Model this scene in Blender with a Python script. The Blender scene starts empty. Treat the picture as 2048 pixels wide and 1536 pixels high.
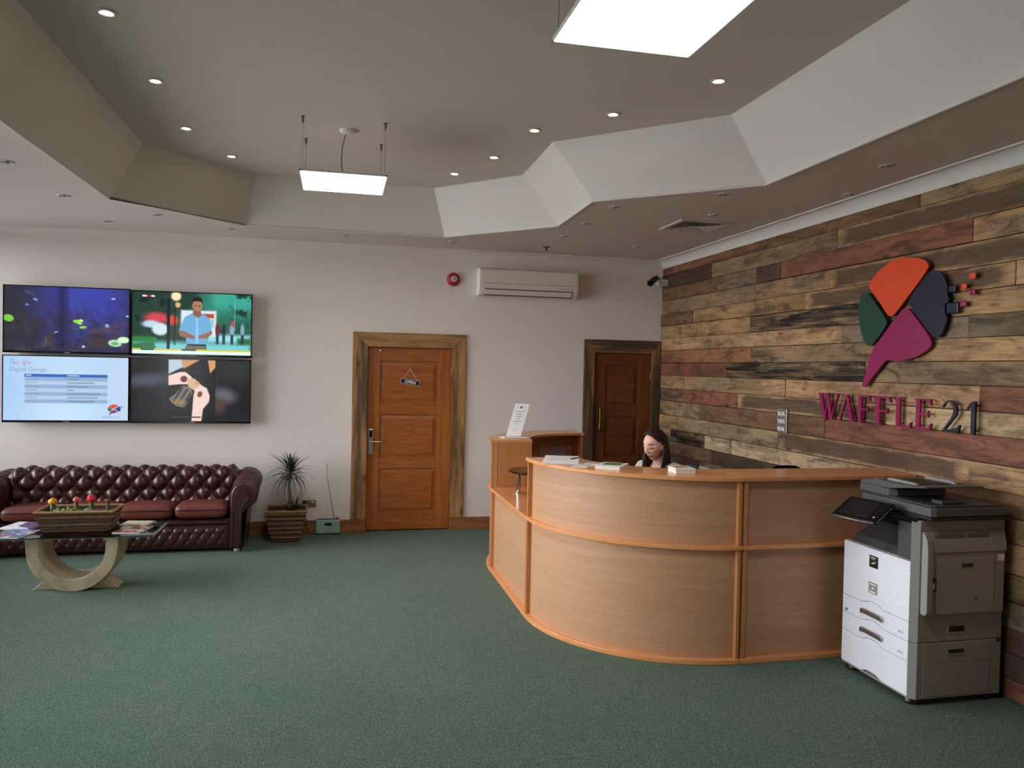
import bpy, bmesh, math, random
import numpy as np
from mathutils import Vector, Matrix

random.seed(7)
rng = np.random.RandomState(11)
S = bpy.context.scene
COL = S.collection

# ------------------------------------------------------------------ camera
CAM_H = 1.81
cam_d = bpy.data.cameras.new('camera'); cam = bpy.data.objects.new('camera', cam_d); COL.objects.link(cam)
yaw, pitch, roll = math.radians(12.795), math.radians(-1.172), math.radians(1.1687)
fw = Vector((math.sin(yaw)*math.cos(pitch), math.cos(yaw)*math.cos(pitch), math.sin(pitch)))
rt = Vector((math.cos(yaw), -math.sin(yaw), 0)); up = rt.cross(fw)
r2 = rt*math.cos(roll)+up*math.sin(roll); u2 = -rt*math.sin(roll)+up*math.cos(roll)
cam.matrix_world = Matrix(((r2.x, u2.x, -fw.x, 0), (r2.y, u2.y, -fw.y, 0), (r2.z, u2.z, -fw.z, CAM_H), (0, 0, 0, 1)))
cam_d.sensor_width = 36; cam_d.sensor_fit = 'HORIZONTAL'
cam_d.lens = 1545.7/2048*36; cam_d.clip_start = .05; cam_d.clip_end = 200
S.camera = cam

# ------------------------------------------------------------------ daylight and exposure
world = bpy.data.worlds.new('daylight'); S.world = world; world.use_nodes = True
bg = world.node_tree.nodes['Background']
bg.inputs['Color'].default_value = (.93, .95, 1, 1); bg.inputs['Strength'].default_value = 12.6
WX = -3.85                                                      # inner face of the window wall
WINDOWS = [(2.7, 5.5, .45, 2.98), (5.8, 8.46, .45, 2.98)]        # y0, y1, z0, z1
ADDED_WIN = (-3.7, -3.1, .30, 2.40)                            # x0, x1, z0, z1, unseen window added behind the camera for frontal light
for i, (y0, y1, z0, z1) in enumerate(WINDOWS):
    ld = bpy.data.lights.new('window_portal', 'AREA'); ld.shape = 'RECTANGLE'
    ld.size = z1-z0; ld.size_y = y1-y0; ld.cycles.is_portal = True
    lo = bpy.data.objects.new('window_portal', ld); COL.objects.link(lo)
    lo.location = (WX-.2, (y0+y1)/2, (z0+z1)/2); lo.rotation_euler = (0, -math.pi/2, 0)
ld = bpy.data.lights.new('window_portal', 'AREA'); ld.shape = 'RECTANGLE'; ld.size = ADDED_WIN[1]-ADDED_WIN[0]; ld.size_y = ADDED_WIN[3]-ADDED_WIN[2]; ld.cycles.is_portal = True
lo = bpy.data.objects.new('window_portal', ld); COL.objects.link(lo)
lo.location = ((ADDED_WIN[0]+ADDED_WIN[1])/2, -1.9, (ADDED_WIN[2]+ADDED_WIN[3])/2); lo.rotation_euler = (math.pi/2, 0, 0)
PANEL_LIGHT = 22.0
DOWNLIGHT = 45.0
vs = S.view_settings
vs.view_transform = 'Standard'; vs.look = 'None'; vs.gamma = 1; vs.use_curve_mapping = False
vs.exposure = 0.0
S.cycles.use_denoising = True
S.cycles.max_bounces = 10; S.cycles.diffuse_bounces = 7; S.cycles.transparent_max_bounces = 12
S.cycles.sample_clamp_indirect = 6; S.cycles.caustics_reflective = False; S.cycles.caustics_refractive = False

# ------------------------------------------------------------------ helpers
def lin(c):
    c = c/255.
    return c/12.92 if c <= .04045 else ((c+.055)/1.055)**2.4
def rgb(r, g, b): return (lin(r), lin(g), lin(b), 1)

class MB:
    def __init__(s): s.v = []; s.f = []
    def add(s, vs, fs):
        o = len(s.v); s.v += [tuple(map(float, p)) for p in vs]; s.f += [tuple(o+i for i in f) for f in fs]; return s
    def box(s, x0, x1, y0, y1, z0, z1):
        return s.add([(x0,y0,z0),(x1,y0,z0),(x1,y1,z0),(x0,y1,z0),(x0,y0,z1),(x1,y0,z1),(x1,y1,z1),(x0,y1,z1)],
                     [(0,3,2,1),(4,5,6,7),(0,1,5,4),(1,2,6,5),(2,3,7,6),(3,0,4,7)])
    def prism(s, pts, a, b, fn):
        n = len(pts)
        return s.add([fn(u, v, a) for u, v in pts]+[fn(u, v, b) for u, v in pts],
                     [tuple(range(n))[::-1], tuple(range(n, 2*n))]+[(i, (i+1) % n, n+(i+1) % n, n+i) for i in range(n)])
    def tube(s, path, r, n=8, closed=False):
        path = [Vector(p) for p in path]; m = len(path); rs = r if hasattr(r, '__len__') else [r]*m
        vs = []; prev = None
        for i, p in enumerate(path):
            a = path[(i-1) % m] if (i > 0 or closed) else p; b = path[(i+1) % m] if (i < m-1 or closed) else p
            t = (b-a); t = t.normalized() if t.length > 1e-9 else Vector((0, 0, 1))
            if prev is None:
                nrm = t.cross(Vector((0, 0, 1)))
                if nrm.length < .05: nrm = t.cross(Vector((1, 0, 0)))
            else: nrm = prev-t*prev.dot(t)
            nrm.normalize(); prev = nrm; bi = t.cross(nrm)
            for k in range(n):
                an = 2*math.pi*k/n; vs.append(p+(nrm*math.cos(an)+bi*math.sin(an))*rs[i])
        fs = []
        for i in range(m if closed else m-1):
            j = (i+1) % m
            for k in range(n): fs.append((i*n+k, i*n+(k+1) % n, j*n+(k+1) % n, j*n+k))
        if not closed: fs += [tuple(range(n))[::-1], tuple(range((m-1)*n, m*n))]
        return s.add(vs, fs)
    def lathe(s, prof, c=(0, 0, 0), n=24, ax='z'):
        vs = []; m = len(prof)
        for r, z in prof:
            for k in range(n):
                a = 2*math.pi*k/n; q = (r*math.cos(a), r*math.sin(a), z)
                if ax == 'y': q = (q[0], q[2], q[1])
                if ax == 'x': q = (q[2], q[0], q[1])
                vs.append((q[0]+c[0], q[1]+c[1], q[2]+c[2]))
        fs = [(i*n+k, i*n+(k+1) % n, (i+1)*n+(k+1) % n, (i+1)*n+k) for i in range(m-1) for k in range(n)]
        fs += [tuple(range(n))[::-1], tuple(range((m-1)*n, m*n))]
        return s.add(vs, fs)
    def grid(s, fn, nu, nv, cu=False, cv=False):
        mu = nu if cu else nu+1; mv = nv if cv else nv+1
        vs = [fn(i/nu, j/nv) for i in range(mu) for j in range(mv)]
        return s.add(vs, [(i*mv+j, ((i+1) % mu)*mv+j, ((i+1) % mu)*mv+(j+1) % mv, i*mv+(j+1) % mv) for i in range(nu) for j in range(nv)])
    def ball(s, c, r, nu=16, nv=10, e=1.0):
        r = r if hasattr(r, '__len__') else (r, r, r)
        sg = lambda x: math.copysign(abs(x)**e, x)
        def fn(u, v):
            th = 2*math.pi*u; ph = math.pi*(v*.998+.001)-math.pi/2
            return (c[0]+r[0]*sg(math.cos(ph))*sg(math.cos(th)), c[1]+r[1]*sg(math.cos(ph))*sg(math.sin(th)), c[2]+r[2]*sg(math.sin(ph)))
        return s.grid(fn, nu, nv, cu=True)
    def ring(s, cx, cy, r0, r1, a0, a1, z0, z1, n=40):
        vs = []
        for i in range(n+1):
            a = math.radians(a0+(a1-a0)*i/n); c, d = math.cos(a), math.sin(a)
            for r, z in ((r0, z0), (r1, z0), (r1, z1), (r0, z1)): vs.append((cx+r*c, cy+r*d, z))
        fs = [(i*4+k, i*4+(k+1) % 4, (i+1)*4+(k+1) % 4, (i+1)*4+k) for i in range(n) for k in range(4)]
        return s.add(vs, fs+[(3, 2, 1, 0), (n*4, n*4+1, n*4+2, n*4+3)])
    def mesh(s, name, smooth=False, angle=38):
        me = bpy.data.meshes.new(name); me.from_pydata(s.v, [], s.f)
        bm = bmesh.new(); bm.from_mesh(me)
        bmesh.ops.recalc_face_normals(bm, faces=bm.faces)
        if smooth:
            lim = math.radians(angle)
            for f in bm.faces: f.smooth = True
            for e in bm.edges:
                if len(e.link_faces) == 2 and e.calc_face_angle(0) > lim: e.smooth = False
        bm.to_mesh(me); bm.free(); return me
    def build(s, name, mat, parent=None, smooth=False, bevel=0, angle=38, local=False, seg=2):
        return link(name, s.mesh(name, smooth, angle), mat, parent, local, bevel, seg)

LOC = {}
def link(name, me, mat, parent=None, local=False, bevel=0, seg=2):
    o = bpy.data.objects.new(name, me); COL.objects.link(o)
    if mat is not None: me.materials.append(mat)
    if parent is not None:
        o.parent = parent
        if parent.name in LOC and not local: o.matrix_parent_inverse = Matrix.Translation(-LOC[parent.name])
    if bevel:
        b = o.modifiers.new('bevel', 'BEVEL'); b.width = bevel; b.segments = seg; b.limit_method = 'ANGLE'; b.angle_limit = math.radians(40)
    return o
def tag(o, label=None, cat=None, group=None, kind=None):
    for k, v in (('label', label), ('category', cat), ('group', group), ('kind', kind)):
        if v: o[k] = v
    return o
def thing(name, label, cat, loc=(0, 0, 0), group=None):
    o = bpy.data.objects.new(name, None); COL.objects.link(o); o.location = loc; o.empty_display_size = .05
    LOC[o.name] = Vector(loc)
    return tag(o, label, cat, group)
def copy_tree(o, loc, label=None):
    c = o.copy(); COL.objects.link(c); c.location = loc
    if label: c['label'] = label
    for ch in o.children:
        d = ch.copy(); COL.objects.link(d); d.parent = c
        for g in ch.children:
            e = g.copy(); COL.objects.link(e); e.parent = d
    return c
def struct(o): o['kind'] = 'structure'; return o
def text_mesh(body, size, extrude=.0006, align='LEFT', bold=0):
    cu = bpy.data.curves.new('lettering', 'FONT'); cu.body = body; cu.size = size; cu.extrude = extrude; cu.align_x = align; cu.offset = bold
    cu.resolution_u = 3
    t = bpy.data.objects.new('lettering', cu); me = bpy.data.meshes.new_from_object(t)
    bpy.data.objects.remove(t); return me
def place_mesh(me, fn):
    for v in me.vertices: v.co = Vector(fn(v.co.x, v.co.y, v.co.z))
    return me

# ------------------------------------------------------------------ materials
def newmat(name):
    m = bpy.data.materials.new(name); m.use_nodes = True
    return m, m.node_tree.nodes, m.node_tree.links, m.node_tree.nodes['Principled BSDF']
def pm(name, col, rough=.5, metal=0, spec=.5, coat=0, emit=None, strength=0, sss=0):
    m, n, l, b = newmat(name)
    b.inputs['Base Color'].default_value = col; b.inputs['Roughness'].default_value = rough
    b.inputs['Metallic'].default_value = metal; b.inputs['Specular IOR Level'].default_value = spec
    b.inputs['Coat Weight'].default_value = coat; b.inputs['Coat Roughness'].default_value = .15
    if emit: b.inputs['Emission Color'].default_value = emit; b.inputs['Emission Strength'].default_value = strength
    if sss: b.inputs['Subsurface Weight'].default_value = sss; b.inputs['Subsurface Radius'].default_value = (.01, .004, .002); b.inputs['Subsurface Scale'].default_value = 1
    m.diffuse_color = col
    return m
def coords(n, l, scale, rnd=True, kind='Object'):
    tc = n.new('ShaderNodeTexCoord'); mp = n.new('ShaderNodeMapping'); mp.inputs['Scale'].default_value = scale
    if rnd:
        oi = n.new('ShaderNodeObjectInfo'); mul = n.new('ShaderNodeMath'); mul.operation = 'MULTIPLY'; mul.inputs[1].default_value = 61.7
        l.new(oi.outputs['Random'], mul.inputs[0])
        ad = n.new('ShaderNodeVectorMath'); ad.operation = 'ADD'
        l.new(tc.outputs[kind], ad.inputs[0]); l.new(mul.outputs[0], ad.inputs[1]); l.new(ad.outputs[0], mp.inputs['Vector'])
    else: l.new(tc.outputs[kind], mp.inputs['Vector'])
    return mp.outputs['Vector']
def noise(n, l, vec, scale=1., detail=4., rough=.55, dist=0.):
    t = n.new('ShaderNodeTexNoise'); l.new(vec, t.inputs['Vector'])
    for k, v in (('Scale', scale), ('Detail', detail), ('Roughness', rough), ('Distortion', dist)): t.inputs[k].default_value = v
    return t.outputs['Fac']
def ramp(n, l, fac, stops):
    r = n.new('ShaderNodeValToRGB'); l.new(fac, r.inputs['Fac']); e = r.color_ramp.elements
    while len(e) < len(stops): e.new(.5)
    for i, (p, c) in enumerate(stops): e[i].position = p; e[i].color = c
    return r.outputs['Color']
def mix(n, l, fac, a, b, mode='MIX'):
    x = n.new('ShaderNodeMix'); x.data_type = 'RGBA'; x.blend_type = mode
    for s, val in ((x.inputs[0], fac), (x.inputs[6], a), (x.inputs[7], b)):
        if hasattr(val, 'is_linked'): l.new(val, s)
        else: s.default_value = val
    return x.outputs[2]
def bump(n, l, b, h, strength=.2, dist=.002):
    x = n.new('ShaderNodeBump'); x.inputs['Strength'].default_value = strength; x.inputs['Distance'].default_value = dist
    l.new(h, x.inputs['Height']); l.new(x.outputs['Normal'], b.inputs['Normal'])
def wood(name, c1, c2, c3, st, rough=.4, spec=.4, fine=.25, bstr=.08, coat=0):
    m, n, l, b = newmat(name)
    v = coords(n, l, st)
    f1 = noise(n, l, v, 1, 5, .6, .6)
    col = ramp(n, l, f1, [(.3, c1), (.5, c2), (.72, c3)])
    v2 = coords(n, l, tuple(q*5 for q in st)); f2 = noise(n, l, v2, 1, 3, .6)
    g = ramp(n, l, f2, [(.25, (1-fine,)*3+(1,)), (.7, (1, 1, 1, 1))])
    l.new(mix(n, l, 1., col, g, 'MULTIPLY'), b.inputs['Base Color'])
    b.inputs['Roughness'].default_value = rough; b.inputs['Specular IOR Level'].default_value = spec; b.inputs['Coat Weight'].default_value = coat
    bump(n, l, b, f2, bstr, .001)
    m.diffuse_color = c2
    return m

M = {}
def paint(name, c, bs=.06, sc=180):
    m, n, l, b = newmat(name); v = coords(n, l, (1, 1, 1), False)
    f = noise(n, l, v, 1.3, 3); l.new(ramp(n, l, f, [(.2, tuple(x*.965 for x in c[:3])+(1,)), (.8, c)]), b.inputs['Base Color'])
    b.inputs['Roughness'].default_value = .75; b.inputs['Specular IOR Level'].default_value = .25
    bump(n, l, b, noise(n, l, v, sc, 2), bs, .001); m.diffuse_color = c
    return m
M['wall'] = paint('wall_paint', rgb(230, 222, 216))
M['ceil'] = paint('ceiling_paint', rgb(216, 206, 198))
M['cove'] = paint('cove_paint', rgb(218, 215, 213))
M['coffer'] = paint('coffer_paint', rgb(230, 226, 221))

def carpet():
    m, n, l, b = newmat('green_carpet'); v = coords(n, l, (1, 1, 1), False)
    f = noise(n, l, v, 120, 4, .9); c = ramp(n, l, f, [(.32, rgb(16, 31, 26)), (.5, rgb(67, 93, 79)), (.66, rgb(140, 160, 140))])
    f2 = noise(n, l, v, 38, 4, .8); c = mix(n, l, 1., c, ramp(n, l, f2, [(.32, (.66, .68, .68, 1)), (.5, (.98, 1, .99, 1)), (.68, (1.26, 1.24, 1.2, 1))]), 'MULTIPLY')
    f4 = noise(n, l, v, 9, 4, .7); c = mix(n, l, 1., c, ramp(n, l, f4, [(.35, (.88, .92, .93, 1)), (.65, (1.1, 1.07, 1.03, 1))]), 'MULTIPLY')
    f3 = noise(n, l, v, 1.3, 3, .5); c = mix(n, l, 1., c, ramp(n, l, f3, [(.35, (.92, .95, .97, 1)), (.65, (1.07, 1.04, 1.0, 1))]), 'MULTIPLY')
    l.new(c, b.inputs['Base Color']); b.inputs['Roughness'].default_value = .95; b.inputs['Specular IOR Level'].default_value = .1
    b.inputs['Sheen Weight'].default_value = .1
    bump(n, l, b, f, .3, .004); m.diffuse_color = rgb(80, 108, 92)
    return m
M['carpet'] = carpet()

def planks():
    m, n, l, b = newmat('reclaimed_planks'); oi = n.new('ShaderNodeObjectInfo')
    base = oi.outputs['Color']; al = oi.outputs['Alpha']
    def mr(val, a, b_, c=0., d=1.):
        x = n.new('ShaderNodeMapRange'); l.new(val, x.inputs['Value'])
        for k, q in (('From Min', a), ('From Max', b_), ('To Min', c), ('To Max', d)): x.inputs[k].default_value = q
        return x.outputs['Result']
    def op(kind, a, b_):
        x = n.new('ShaderNodeMath'); x.operation = kind
        for s_, q in ((x.inputs[0], a), (x.inputs[1], b_)):
            if hasattr(q, 'is_linked'): l.new(q, s_)
            else: s_.default_value = q
        return x.outputs[0]
    # broad tone drift along the board
    f0 = noise(n, l, coords(n, l, (2, .9, 3)), 1, 3, .55); col = mix(n, l, 1., base, ramp(n, l, f0, [(.3, (.70, .66, .62, 1)), (.5, (1, 1, 1, 1)), (.7, (1.16, 1.12, 1.04, 1))]), 'MULTIPLY')
    # grain: long wavy figure and fine streaks
    f1 = noise(n, l, coords(n, l, (18, 1.5, 17)), 1, 6, .62, 2.0); col = mix(n, l, 1., col, ramp(n, l, f1, [(.30, (.55, .50, .45, 1)), (.45, (.92, .9, .88, 1)), (.60, (1.08, 1.07, 1.04, 1)), (.78, (.82, .75, .66, 1))]), 'MULTIPLY')
    f2 = noise(n, l, coords(n, l, (60, 5, 85)), 1, 4, .75); col = mix(n, l, 1., col, ramp(n, l, f2, [(.3, (.76, .74, .72, 1)), (.6, (1.04, 1.04, 1.04, 1))]), 'MULTIPLY')
    # soft weather stains
    f3 = noise(n, l, coords(n, l, (3, 2.6, 9)), 1, 6, .68, .7); col = mix(n, l, ramp(n, l, f3, [(.47, (0, 0, 0, 1)), (.66, (.80, .80, .80, 1))]), col, rgb(58, 46, 36))
    f6 = noise(n, l, coords(n, l, (3, 9, 14)), 1, 5, .75); col = mix(n, l, ramp(n, l, f6, [(.58, (0, 0, 0, 1)), (.72, (.55, .55, .55, 1))]), col, rgb(66, 52, 40))
    # knots
    vo = n.new('ShaderNodeTexVoronoi'); l.new(coords(n, l, (2, 2.0, 6.5)), vo.inputs['Vector']); vo.inputs['Scale'].default_value = 1.
    col = mix(n, l, ramp(n, l, vo.outputs['Distance'], [(.05, (.85,)*3+(1,)), (.13, (0, 0, 0, 1))]), col, rgb(52, 30, 20))
    # charred boards (alpha one half) and boards with a brushed dark patch (alpha one)
    f5 = noise(n, l, coords(n, l, (9, 1.4, 22)), 1, 6, .72, 1.1)
    ca = op('MULTIPLY', mr(al, .3, .5), mr(al, .9, .6)); col = mix(n, l, mr(op('ADD', f5, op('MULTIPLY', ca, .55)), .92, 1.10), col, rgb(32, 25, 20))
    tc = n.new('ShaderNodeTexCoord'); sp = n.new('ShaderNodeSeparateXYZ'); l.new(tc.outputs['Generated'], sp.inputs[0])
    f7 = noise(n, l, coords(n, l, (3, 7, 22)), 1, 4, .6)
    ey = op('MINIMUM', sp.outputs['Y'], op('SUBTRACT', 1., sp.outputs['Y'])); ez = op('MINIMUM', sp.outputs['Z'], op('SUBTRACT', 1., sp.outputs['Z']))
    e = op('MINIMUM', mr(op('ADD', ey, op('MULTIPLY', f7, .05)), .045, .085), mr(op('ADD', ez, op('MULTIPLY', f7, .35)), .20, .36))
    pt = op('MULTIPLY', e, mr(al, .75, .95)); col = mix(n, l, op('MULTIPLY', pt, .85), col, mix(n, l, 1., rgb(84, 66, 52), ramp(n, l, f2, [(.3, (.7, .7, .7, 1)), (.6, (1.1, 1.1, 1.1, 1))]), 'MULTIPLY'))
    l.new(col, b.inputs['Base Color']); b.inputs['Roughness'].default_value = .62; b.inputs['Specular IOR Level'].default_value = .3
    bump(n, l, b, f2, .4, .003); m.diffuse_color = rgb(130, 100, 70)
    return m
M['plank'] = planks()
M['laminate_h'] = wood('beech_laminate', rgb(193, 144, 106), rgb(200, 153, 116), rgb(206, 161, 125), (1.2, 1.2, 26), .42, .45, .10, .02)
M['laminate_v'] = wood('beech_laminate_upright', rgb(190, 124, 72), rgb(199, 135, 82), rgb(206, 146, 94), (26, 26, 1.1), .4, .45, .12, .02)
M['laminate_top'] = wood('beech_counter_top', rgb(226, 152, 94), rgb(231, 159, 101), (rgb(235, 166, 110)), (4, 4, 4), .22, .5, .05, .0)
M['door'] = wood('varnished_oak', rgb(144, 78, 30), rgb(162, 92, 38), rgb(180, 108, 50), (4, 4, 22), .34, .5, .16, .05)
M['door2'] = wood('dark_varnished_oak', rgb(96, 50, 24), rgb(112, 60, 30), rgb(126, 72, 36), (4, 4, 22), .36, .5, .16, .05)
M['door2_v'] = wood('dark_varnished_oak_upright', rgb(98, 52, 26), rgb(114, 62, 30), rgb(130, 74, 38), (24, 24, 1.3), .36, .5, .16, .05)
M['door_v'] = wood('varnished_oak_upright', rgb(148, 80, 32), rgb(166, 94, 40), rgb(182, 110, 52), (24, 24, 1.3), .34, .5, .16, .05)
def rustic(name, st):
    m, n, l, b = newmat(name); v = coords(n, l, st); f = noise(n, l, v, 1, 5, .65, .8)
    col = ramp(n, l, f, [(.28, rgb(104, 72, 40)), (.5, rgb(162, 118, 70)), (.7, rgb(186, 142, 90))])
    v2 = coords(n, l, tuple(.28*q for q in st)); f2 = noise(n, l, v2, 1, 5, .62, .3)
    col = mix(n, l, ramp(n, l, f2, [(.46, (0, 0, 0, 1)), (.60, (.9, .9, .9, 1))]), col, rgb(62, 50, 38))
    v4 = coords(n, l, tuple(max(q*.22, 2.0) for q in st)); vo = n.new('ShaderNodeTexVoronoi'); l.new(v4, vo.inputs['Vector']); vo.inputs['Scale'].default_value = 1
    col = mix(n, l, ramp(n, l, vo.outputs['Distance'], [(.06, (.8,)*3+(1,)), (.14, (0, 0, 0, 1))]), col, rgb(70, 36, 18))
    l.new(col, b.inputs['Base Color']); b.inputs['Roughness'].default_value = .6; bump(n, l, b, f, .25, .003)
    m.diffuse_color = rgb(150, 112, 70)
    return m
M['rustic_v'] = rustic('rustic_timber_upright', (18, 18, 1.6)); M['rustic_h'] = rustic('rustic_timber', (1.6, 18, 18))
M['skirt'] = wood('stained_skirting', rgb(128, 80, 44), rgb(158, 104, 60), rgb(172, 120, 76), (2, 20, 26), .5, .4, .3, .1)
def leather():
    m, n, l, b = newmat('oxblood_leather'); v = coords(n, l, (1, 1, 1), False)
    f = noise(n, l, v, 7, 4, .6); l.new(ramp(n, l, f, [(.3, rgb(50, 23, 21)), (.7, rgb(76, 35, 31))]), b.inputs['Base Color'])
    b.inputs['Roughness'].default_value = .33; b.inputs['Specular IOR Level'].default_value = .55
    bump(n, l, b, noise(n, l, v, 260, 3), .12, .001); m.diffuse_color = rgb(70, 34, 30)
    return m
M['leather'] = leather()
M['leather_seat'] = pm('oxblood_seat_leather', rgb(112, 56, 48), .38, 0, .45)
M['button'] = pm('leather_button', rgb(40, 16, 14), .4)
def stone():
    m, n, l, b = newmat('travertine'); v = coords(n, l, (1, 1, 1), False)
    f = noise(n, l, v, 9, 5, .65, .5); col = ramp(n, l, f, [(.3, rgb(168, 150, 120)), (.55, rgb(206, 190, 158)), (.75, rgb(216, 202, 174))])
    f2 = noise(n, l, v, 38, 4, .7); col = mix(n, l, ramp(n, l, f2, [(.58, (0, 0, 0, 1)), (.7, (.5,)*3+(1,))]), col, rgb(140, 122, 96))
    l.new(col, b.inputs['Base Color']); b.inputs['Roughness'].default_value = .5; bump(n, l, b, f2, .15, .002); m.diffuse_color = rgb(206, 190, 158)
    return m
M['stone'] = stone()
def glass(name, tint, refl=1.0):
    m = bpy.data.materials.new(name); m.use_nodes = True; n = m.node_tree.nodes; l = m.node_tree.links; n.clear()
    o = n.new('ShaderNodeOutputMaterial'); t = n.new('ShaderNodeBsdfTransparent'); g = n.new('ShaderNodeBsdfGlossy'); x = n.new('ShaderNodeMixShader')
    fr = n.new('ShaderNodeFresnel'); fr.inputs['IOR'].default_value = 1.45
    t.inputs['Color'].default_value = tint; g.inputs['Roughness'].default_value = .03; g.inputs['Color'].default_value = (.95, 1, .98, 1)
    l.new(fr.outputs[0], x.inputs[0]); l.new(t.outputs[0], x.inputs[1]); l.new(g.outputs[0], x.inputs[2]); l.new(x.outputs[0], o.inputs[0])
    m.diffuse_color = tint; return m
M['glass'] = glass('table_glass', (.84, .90, .87, 1)); M['smoke'] = glass('smoked_glass', (.60, .54, .42, 1)); M['pane'] = glass('window_glass', (.97, .98, .98, 1))
M['white'] = pm('white_plastic', rgb(232, 230, 226), .4); M['ac'] = pm('cream_plastic', rgb(226, 216, 204), .45)
M['ac_dark'] = pm('outlet_shadow', rgb(70, 62, 55), .6); M['silver'] = pm('brushed_steel', rgb(190, 188, 184), .3, 1)
M['chrome'] = pm('chrome', rgb(225, 225, 228), .08, 1); M['brass'] = pm('aged_brass', rgb(104, 86, 56), .38, 1); M['brass2'] = pm('brass_plate', rgb(170, 150, 84), .28, 1)
M['black'] = pm('black_plastic', rgb(22, 22, 23), .4); M['gloss_black'] = pm('gloss_black', rgb(12, 12, 14), .15, 0, .5)
M['screen_off'] = pm('dark_screen', rgb(30, 31, 36), .18, 0, .5)
M['red'] = pm('red_plastic', rgb(168, 26, 40), .35); M['paper'] = pm('white_paper', rgb(240, 238, 236), .7)
M['print_grey'] = pm('grey_print', rgb(172, 172, 182), .8); M['ink'] = pm('dark_print', rgb(60, 60, 70), .8)
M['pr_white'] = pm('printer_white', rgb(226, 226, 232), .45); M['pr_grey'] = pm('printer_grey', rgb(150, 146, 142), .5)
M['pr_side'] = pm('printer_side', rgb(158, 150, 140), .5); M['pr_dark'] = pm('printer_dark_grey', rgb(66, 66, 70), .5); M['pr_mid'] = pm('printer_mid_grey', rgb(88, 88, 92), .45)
M['wire'] = pm('steel_wire', rgb(120, 116, 110), .4, .6); M['orange'] = pm('orange_acrylic', rgb(226, 74, 28), .38); M['green'] = pm('green_acrylic', rgb(12, 64, 50), .38)
M['magenta'] = pm('magenta_acrylic', rgb(148, 22, 84), .36); M['navy'] = pm('navy_acrylic', rgb(18, 20, 48), .38)
M['led'] = pm('led_diffuser', (1, 1, 1, 1), .5, emit=(1, .975, .94, 1), strength=PANEL_LIGHT)
M['halogen'] = pm('halogen_lamp', (1, 1, 1, 1), .5, emit=(1, .86, .68, 1), strength=DOWNLIGHT)
M['trim'] = pm('downlight_trim', rgb(206, 200, 194), .35); M['can'] = pm('downlight_can', rgb(58, 52, 48), .5)
# ------------------------------------------------------------------ room shell
H1, H2, D, RX, Y0 = 3.10, 3.51, 8.51, 3.74, -1.8
struct(MB().box(WX-.3, RX+.2, Y0-.2, D+.2, -.12, 0).build('floor', M['carpet']))
w = MB()
for x0, x1, z0, z1 in ((WX-.3, .30, 0, H2), (1.275, 2.875, 0, H2), (3.63, RX+.2, 0, H2), (.30, 1.275, 2.03, H2), (2.875, 3.63, 2.03, H2)):
    w.box(x0, x1, D, D+.14, z0, z1)
w.box(WX-.3, RX+.2, D+.14, D+.2, 0, H2)  # unseen sheet added behind the doors to block sky light in the gaps
struct(w.build('wall_back', M['wall']))
wall_right = struct(MB().box(RX, RX+.15, Y0-.2, D, 0, H2).build('wall_right', M['wall']))
fx0, fx1, fz0, fz1 = ADDED_WIN
w = MB().box(WX-.3, fx0, Y0-.2, Y0, 0, H2); w.box(fx1, RX+.2, Y0-.2, Y0, 0, H2); w.box(fx0, fx1, Y0-.2, Y0, 0, fz0); w.box(fx0, fx1, Y0-.2, Y0, fz1, H2)
struct(w.build('wall_front', M['wall']))
f = MB()
for k in range(4): xx = fx0+(fx1-fx0-.06)*k/3; f.box(xx, xx+.06, Y0-.12, Y0-.05, fz0, fz1)
f.box(fx0, fx1, Y0-.12, Y0-.05, fz0, fz0+.06); f.box(fx0, fx1, Y0-.12, Y0-.05, fz1-.06, fz1)
wf = struct(f.build('window_3', M['white']))  # frame of the unseen window added to let in frontal daylight
for k in range(3): xx = fx0+(fx1-fx0-.06)*k/3; MB().box(xx+.05, xx+(fx1-fx0-.06)/3+.01, Y0-.088, Y0-.082, fz0+.05, fz1-.05).build('pane', M['pane'], wf)
struct(MB().add([(-60, -60, -.14), (60, -60, -.14), (60, 60, -.14), (-60, 60, -.14)], [(0, 1, 2, 3)]).build('ground', pm('pavement', rgb(184, 180, 174), .9)))
w = MB(); ys = [Y0]+[q for a in WINDOWS for q in a[:2]]+[D]
for i in range(0, len(ys), 2): w.box(WX-.28, WX, ys[i], ys[i+1], 0, H2)
for y0, y1, z0, z1 in WINDOWS: w.box(WX-.28, WX, y0, y1, 0, z0); w.box(WX-.28, WX, y0, y1, z1, H2)
struct(w.build('wall_left', M['wall']))
for i, (y0, y1, z0, z1) in enumerate(WINDOWS):
    f = MB(); t = .05
    f.box(WX-.16, WX-.09, y0, y0+t, z0, z1); f.box(WX-.16, WX-.09, y1-t, y1, z0, z1); f.box(WX-.16, WX-.09, y0, y1, z0, z0+t); f.box(WX-.16, WX-.09, y0, y1, z1-t, z1)
    ym = [y0+(y1-y0)*k/3 for k in (1, 2)]
    for q in ym: f.box(WX-.16, WX-.09, q-.025, q+.025, z0, z1)
    wo = struct(f.build('window_%d' % (i+1), M['white']))
    e = [y0]+ym+[y1]
    for a, b_ in zip(e[:-1], e[1:]): MB().box(WX-.128, WX-.122, a+.03, b_-.03, z0+.04, z1-.04).build('pane', M['pane'], wo)
    MB().box(WX-.09, WX+.09, y0-.05, y1+.05, z0-.03, z0).build('window_sill', M['white'], wo, bevel=.004)

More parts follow.
